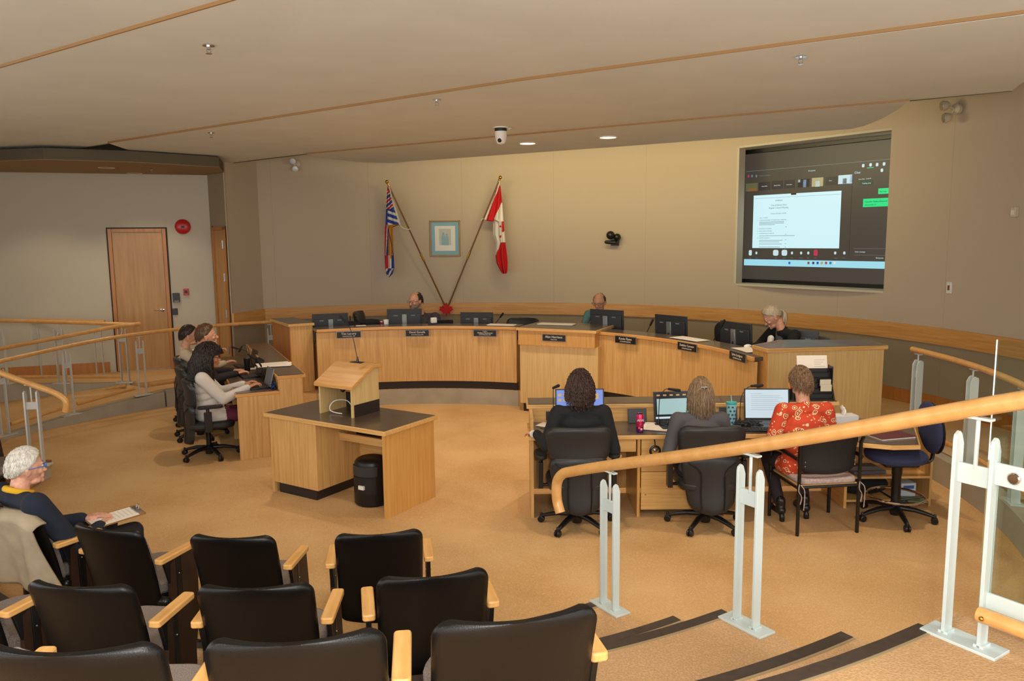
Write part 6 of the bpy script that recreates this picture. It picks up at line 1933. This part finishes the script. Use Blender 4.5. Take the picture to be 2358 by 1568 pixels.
def flag(label, top, base, rows_, colf, mats, fold, cord=None, hoist_r=6.20):
    t = thing('wall_flag', label, 'flag')
    pt, pb = CY(top[0], top[1], hoist_r, C1), CY(base[0], base[1], RW - .06, C1)
    mb = MB(); mb.tube([pb, pt], .014, 10); pole = obj('pole', mb, mat('pole_wood', (122, 82, 44), .4), t)
    mb = MB(); d = (pt - pb).normalized(); mb.ell(pt + d * .05, .032, 14); mb.tube([pt - d * .03, pt + d * .03], .018, 10); m_ = pb + (pt - pb) * .38; obj('finial', mb, M['brass'], t)
    mb = MB(); mb.tube([m_, m_ + d * .14], .019, 12); obj('ferrule', mb, M['brass'], t)
    nu, nv = 54, 200; ys = [r[0] for r in rows_]; y0, y1 = ys[0], ys[-1]

    def edge(y):
        for a, b in zip(rows_[:-1], rows_[1:]):
            if a[0] <= y <= b[0]:
                k = (y - a[0]) / max(1e-6, b[0] - a[0]); return a[1] + (b[1] - a[1]) * k, a[2] + (b[2] - a[2]) * k
        return rows_[-1][1:]
    mb = MB(); P = []; F = []
    for j in range(nv + 1):
        y = y0 + (y1 - y0) * j / nv; l, r = edge(y)
        for i in range(nu + 1):
            u = i / nu; x = l + (r - l) * u
            rr = hoist_r + fold * math.sin(u * 15 + j * .0135) * min(1, j / 26) + .03 * math.sin(u * 6 + 1)
            P.append(CY(800 + x / 3.3686, 380 + y / 3.3686, rr + .02, C1))
    for j in range(nv):
        for i in range(nu):
            a = j * (nu + 1) + i; mb.mi = 0
            F.append((a, a + 1, a + nu + 2, a + nu + 1))
    for k, f in enumerate(F):
        j, i = divmod(k, nu); y = y0 + (y1 - y0) * (j + .5) / nv; l, r = edge(y); mb.m.append(colf(l + (r - l) * (i + .5) / nu, y, l, r)); mb.f.append(f)
    mb.v = [tuple(p) for p in P]
    obj('cloth', mb, mats, t, solid=.006, smooth=180)
    if cord:
        mb = MB(); mb.tube(smooth_path([CY(x, y, hoist_r + .02, C1) for x, y in cord], 5), .007, 6); obj('cord', mb, M['fl_white'], t)
    return t


def col_ca(x, y, l, r):
    if y < 425 and x < l + 18: return 1
    if y < 437: return 1 if (x > 1188 and y > 290 and x > 1195 - (y - 290) * .36) or (y > 290 and x - 1195 > -(y - 290) * .45 and x > 1140) else 0
    if y < 600 or (x < 1190 and y < 600 + (1190 - x) * 2.6):
        if x > 1198 and 410 < y < 520 and x < 1216: return 0
        if abs(x - 1187) < 6 and (abs(y - 475) < 7 or abs(y - 553) < 9): return 0
        return 1
    return 0


def col_bc(x, y, l, r):
    if y < 462 and x > r - 14: return 1
    if y < 200: return 0 if y > 165 else 1
    if y < 340:
        k = (y + (x - 300) * .9) % 62
        return 2 if k < 24 else (1 if k < 34 else (0 if k < 52 else 1))
    if y < 465:
        k = (y - (x - 300) * .35) % 46
        return 2 if (k < 26 or x < 312) else 1
    if y < 700:
        if x > 315: return 3 if (y > 500 or x > 330) and not (abs((x - 330) - (y - 560) * .2) < 3) else (2 if y > 500 else 3)
        k = (x - 288 + (y - 460) * .05)
        return 0 if 3 < k < 20 else (1 if k < 24 else 2)
    if y < 800: return 2 if x > 342 or x < 294 else (0 if x < 316 else (3 if y < 725 and x > 330 else 1))
    return 2 if (x + y * .6) % 40 < 24 else 1


flag('Canadian flag hanging limp from the right slanted wall pole', (1149.5, 415), (1033, 703),
     [(118, 1176, 1182), (200, 1147, 1190), (290, 1111, 1200), (425, 1060, 1209), (440, 1132, 1211), (540, 1132, 1219), (600, 1152, 1225), (710, 1150, 1240), (760, 1157, 1244), (815, 1185, 1241), (842, 1203, 1234)],
     col_ca, [M['leafred'], M['fl_white']], .030, cord=[(1114, 503), (1110, 505), (1108, 508)])
flag('British Columbia flag hanging limp from the left slanted wall pole', (894, 425), (1024, 703),
     [(150, 312, 324), (200, 310, 342), (300, 303, 364), (400, 298, 396), (462, 295, 413), (474, 293, 380), (486, 293, 350), (600, 289, 356), (700, 289, 360), (800, 294, 363), (842, 303, 350), (870, 314, 323)],
     col_bc, [M['leafred'], M['fl_white'], M['fl_blue'], M['fl_gold']], .030, cord=[(921, 518), (928, 525), (938, 528), (946, 527)])


# thermostats, switches, detectors on the curved wall
def plate(name, label, cat, px, py, w, h, d, m, extra=None):
    t = wall_item(name, label, cat, px, py); mb = MB(); mb.box(-w / 2, w / 2, -d, 0, -h / 2, h / 2); obj('housing', mb, m, t, bev=.006)
    if extra: 
        mb = MB(); mb.box(*extra[0]); obj(extra[1], mb, extra[2], t, bev=.001)
    return t


plate('motion_sensor', 'white motion sensor high on the wall right of the narrow door', 'sensor', 559.5, 540, .075, .14, .045, M['white'], ((-.02, .02, -.048, -.045, -.03, .03), 'lens', M['cream']))
plate('thermostat', 'cream thermostat below the white sensor near the narrow door', 'thermostat', 562.5, 648, .075, .12, .03, M['cream'], ((-.02, .02, -.033, -.03, -.03, .01), 'dial', M['grey']))
plate('wall_switch', 'white wall switch with dark window on the right curved wall', 'switch', 2188, 662.5, .075, .14, .025, M['white'], ((-.015, .015, -.028, -.025, -.03, .03), 'window', M['nosing_brown']))
plate('alarm_strobe', 'cream box alarm at the far right edge of the curved wall', 'alarm', 2341, 488, .07, .11, .05, M['cream'], ((-.02, .02, -.055, -.05, -.03, .02), 'lens', M['white']))


def emlight(label, px, py, s=1.0):
    t = wall_item('emergency_light', label, 'light', px, py, RW - .045); mb = MB(); mb.X = Matrix.Rotation(PI / 2, 4, 'X'); mb.lathe([(.055 * s, -.02), (.055 * s, .02), (.03 * s, .035)], 18); obj('wall_plate', mb, M['cream'], t)
    for sx, dz in ((-.065, .04), (-.03, -.085)):
        mb = MB(); X = Matrix.Translation((sx * s, -.09 * s, dz * s)) @ Matrix.Rotation(rad(100), 4, 'X') @ Matrix.Rotation(rad(-25), 4, 'Y'); mb.X = X
        mb.lathe([(.018 * s, -.05 * s), (.035 * s, -.035 * s), (.050 * s, .0), (.052 * s, .03 * s)], 18); h = obj('lamp_head', mb, M['cream'], t)
        mb = MB(); mb.X = X; mb.lathe([(.046 * s, .026 * s), (.044 * s, .034 * s), (.01, .036 * s)], 18); obj('lens', mb, M['steel'], h)
        mb = MB(); mb.tube([(0, -.03, 0), (sx * s * .6, -.05 * s, dz * s * .6)], .012, 8); obj('swivel_arm', mb, M['cream'], t)
    return t


emlight('twin-head emergency light on the left part of the curved wall', 683, 378); emlight('twin-head emergency light near the ceiling right of the screen', 2203, 251, 1.15)
# black wall camera
t = wall_item('wall_camera', 'black twin-dome camera mounted on the wall left of the screen', 'camera', 1417, 549)
mb = MB(); mb.box(-.05, .07, -.10, 0, -.12, -.02); mb.box(.02, .07, -.04, 0, -.12, .08); obj('bracket', mb, M['black'], t, bev=.006)
mb = MB(); mb.ell((-.045, -.13, .055), .072, 22); obj('dome', mb, M['black'], t); mb = MB(); mb.ell((.06, -.09, .02), .062, 22); obj('dome', mb, M['black'], t)
mb = MB(); mb.cap((-.12, -.13, -.06), (.03, -.12, -.07), .03, .035); obj('body', mb, M['black'], t)


# items on the door wall
def wplate(name, label, cat, px, py, w, h, d, m):
    t = wall_frame(name, label, cat, WPt(px, py)); mb = MB(); mb.box(-w / 2, w / 2, -d, 0, -h / 2, h / 2); obj('housing', mb, m, t, bev=.005); return t


t = wall_frame('alarm_bell', 'round red fire alarm bell high on the wall right of the oak door', 'alarm bell', WPt(421, 522))
mb = MB(); mb.X = Matrix.Rotation(PI / 2, 4, 'X'); mb.lathe([(.118, .0), (.120, .02), (.110, .045), (.08, .06), (.03, .067)], 36); obj('gong', mb, M['red'], t)
mb = MB(); mb.box(-.022, .030, -.072, -.064, -.02, .015); obj('name_strip', mb, M['brown_side'], t)
t = wplate('card_reader', 'dark grey and black card reader beside the oak door', 'card reader', 406, 685, .10, .15, .05, M['dkgrey'])
mb = MB(); mb.box(-.02, .045, -.054, -.05, -.03, .06); obj('reader_face', mb, M['black'], t); mb = MB(); mb.box(-.03, .04, -.056, -.05, -.07, -.045); obj('slot', mb, M['grey'], t)
t = wplate('pull_station', 'small red fire pull station right of the card reader', 'fire alarm', 428.5, 672, .08, .105, .03, M['red'])
mb = MB(); mb.box(-.022, .022, -.034, -.03, -.02, .025); obj('handle', mb, M['brown_side'], t)
t = wplate('keypad', 'small black switch plate with red light below the card reader', 'switch', 403.5, 717.5, .075, .105, .02, M['black'])
mb = MB(); mb.box(-.03, -.018, -.024, -.02, .03, .042); obj('indicator', mb, M['red'], t)

# ---------------------------------------------------------------- ceiling fittings
def ceiling_thing(name, label, cat, px, py, z, group=None):
    p = G(px, py, z); return thing(name, label, cat, p, 0, group)


E_lamp = emit('lamp_glow', (255, 236, 196), 7.0); E_lamp2 = emit('lamp_glow_dim', (255, 226, 190), 2.0)
for px, py, z, e, lab in ((1215, 329.5, ZC['c'], E_lamp, 'lit recessed downlight right of the ceiling camera, the left one of the pair'), (1400, 315.5, ZC['c'], E_lamp, 'lit recessed downlight nearer the wall screen, the right one of the pair'),
                        (245, 385, 3.46, E_lamp2, 'lit recessed downlight in the dark soffit above the left ramp'), (310, 398, 3.46, M['cream'], 'unlit recessed downlight close to the top of the door wall')):
    t = ceiling_thing('downlight_fixture', lab, 'downlight', px, py, z, 'recessed ceiling downlights')
    mb = MB(); rr = .105; mb.tube([(rr * math.cos(2 * PI * k / 32), rr * math.sin(2 * PI * k / 32), -.002) for k in range(32)], .010, 6, closed=True); obj('ring', mb, M['white'], t)
    mb = MB(); mb.lathe([(.1, -.006), (.1, -.001)], 28); obj('lens', mb, e, t)
for px, py, z, lab in ((480, 103, ZC['a'], 'chrome sprinkler head nearest the upper left trim line'), (1006, 229, ZC['b'], 'chrome sprinkler head near the middle of the ceiling'), (1844, 129, ZC['b'], 'chrome sprinkler head above the wall screen at right'),
                   (486, 305, ZC['b'], 'small chrome sprinkler head far left above the ramp'), (349, 387, 3.46, 'small sprinkler head in the dark soffit')):
    t = ceiling_thing('sprinkler', lab, 'sprinkler', px, py, z, 'sprinkler heads')
    mb = MB(); mb.lathe([(.038, -.008), (.036, -.001)], 22); obj('escutcheon', mb, M['chrome'], t)
    mb = MB(); mb.lathe([(.012, -.03), (.012, -.008)], 10); mb.tube([(-.012, 0, -.02), (-.014, 0, -.04), (0, 0, -.052), (.014, 0, -.04), (.012, 0, -.02)], .003, 6); mb.lathe([(.02, -.056), (.02, -.052)], 14); obj('sprayer', mb, M['chrome'], t)
# dome camera under the ceiling
t = ceiling_thing('ceiling_camera', 'white pan-tilt camera hanging from the ceiling', 'camera', 1153, 293, ZC['b'])
mb = MB(); mb.lathe([(.085, -.012), (.085, -.0)], 26); obj('mount_ring', mb, M['white'], t)
mb = MB(); mb.lathe([(.068, -.045), (.068, -.012)], 26); obj('dark_collar', mb, M['black'], t)
mb = MB(); mb.lathe([(.008, -.19), (.04, -.18), (.06, -.14), (.066, -.10), (.068, -.046)], 26); obj('body', mb, M['white'], t)
mb = MB(); mb.ell((-.012, -.045, -.145), (.024, .022, .026), 16); obj('lens', mb, M['black'], t)
mb = MB(); mb.cap((.07, 0, -.01), (.11, 0, -.012), .008); mb.ell((.09, 0, -.025), .012, 10); obj('cable_clip', mb, M['cream'], t)
# ---------------------------------------------------------------- light
def light(name, kind, loc, energy, color, **k):
    l = D.lights.new(name, kind); l.energy = energy; l.color = color
    o = D.objects.new(name, l); COL.objects.link(o); o.location = loc
    for a, v in k.items():
        if a == 'rot': o.rotation_euler = v
        elif a == 'aim':
            o.rotation_euler = (Vector(v) - Vector(loc)).to_track_quat('-Z', 'Y').to_euler()
        else: setattr(l, a, v)
    return o


WARM = (1.0, .82, .60); NEUT = (1.0, .93, .84); YEL = (1.0, .83, .42)
# camera flash
light('camera_flash', 'POINT', (.10, -.06, 2.52), 230, (1, .97, .93), shadow_soft_size=.05)
# chamber downlights: two visible, one read from its floor pool, others added for brightness
for (x, y), e in (((.21, 9.38), 110), ((1.09, 8.89), 120), ((2.7, 5.6), 130), ((-2.6, 8.6), 100), ((-.9, 5.4), 70), ((-1.6, 10.4), 120), ((2.9, 8.2), 110), ((.5, 6.2), 60)):
    light('downlight', 'SPOT', (x, y, 3.58), e, WARM, spot_size=rad(95), spot_blend=.6, shadow_soft_size=.06, aim=(x, y, 0))
for x, y in ((-5.45, 10.76), (-5.5, 11.7), (-6.7, 11.1)):
    light('downlight', 'SPOT', (x, y, 3.44), 45, WARM, spot_size=rad(110), spot_blend=.5, shadow_soft_size=.06, aim=(x, y, 0))
# cove light hidden above the innermost ceiling sheet, washing the back wall
for ci, (a, b) in enumerate((((-1.2, 12.2), (.6, 11.4)), ((.6, 11.4), (2.4, 10.2)), ((2.5, 10.1), (3.2, 9.7)))):
    c = ((a[0] + b[0]) / 2, (a[1] + b[1]) / 2, 3.75); ln = math.hypot(b[0] - a[0], b[1] - a[1])
    out = Vector((c[0] - C1.x, c[1] - C1.y, 0)).normalized()
    o = light('cove_light', 'AREA', c, (26, 34, 9)[ci], YEL, shape='RECTANGLE', size=ln, size_y=.08, aim=(c[0] + out.x * 2, c[1] + out.y * 2, 3.65))
# added fill lamps, unseen behind the camera, to brighten the room and ceiling
for x in (-3.5, 0, 3.5):
    for y in (-2.0, 1.0):
        light('rear_fill', 'AREA', (x, y, 3.55), 55, NEUT, size=.5, aim=(x, y + .01, 0))
w = D.worlds.new('world'); SC.world = w; w.use_nodes = True
w.node_tree.nodes['Background'].inputs[0].default_value = (1.0, .97, .93, 1); w.node_tree.nodes['Background'].inputs[1].default_value = 2.5
vs = SC.view_settings; vs.view_transform = 'Standard'; vs.look = 'None'; vs.gamma = 1; vs.use_curve_mapping = False; vs.exposure = -0.02
SC.cycles.max_bounces = 6; SC.cycles.diffuse_bounces = 4; SC.cycles.transparent_max_bounces = 12
SC.cycles.use_denoising = True
try: SC.cycles.denoiser = 'OPENIMAGEDENOISE'
except Exception: pass
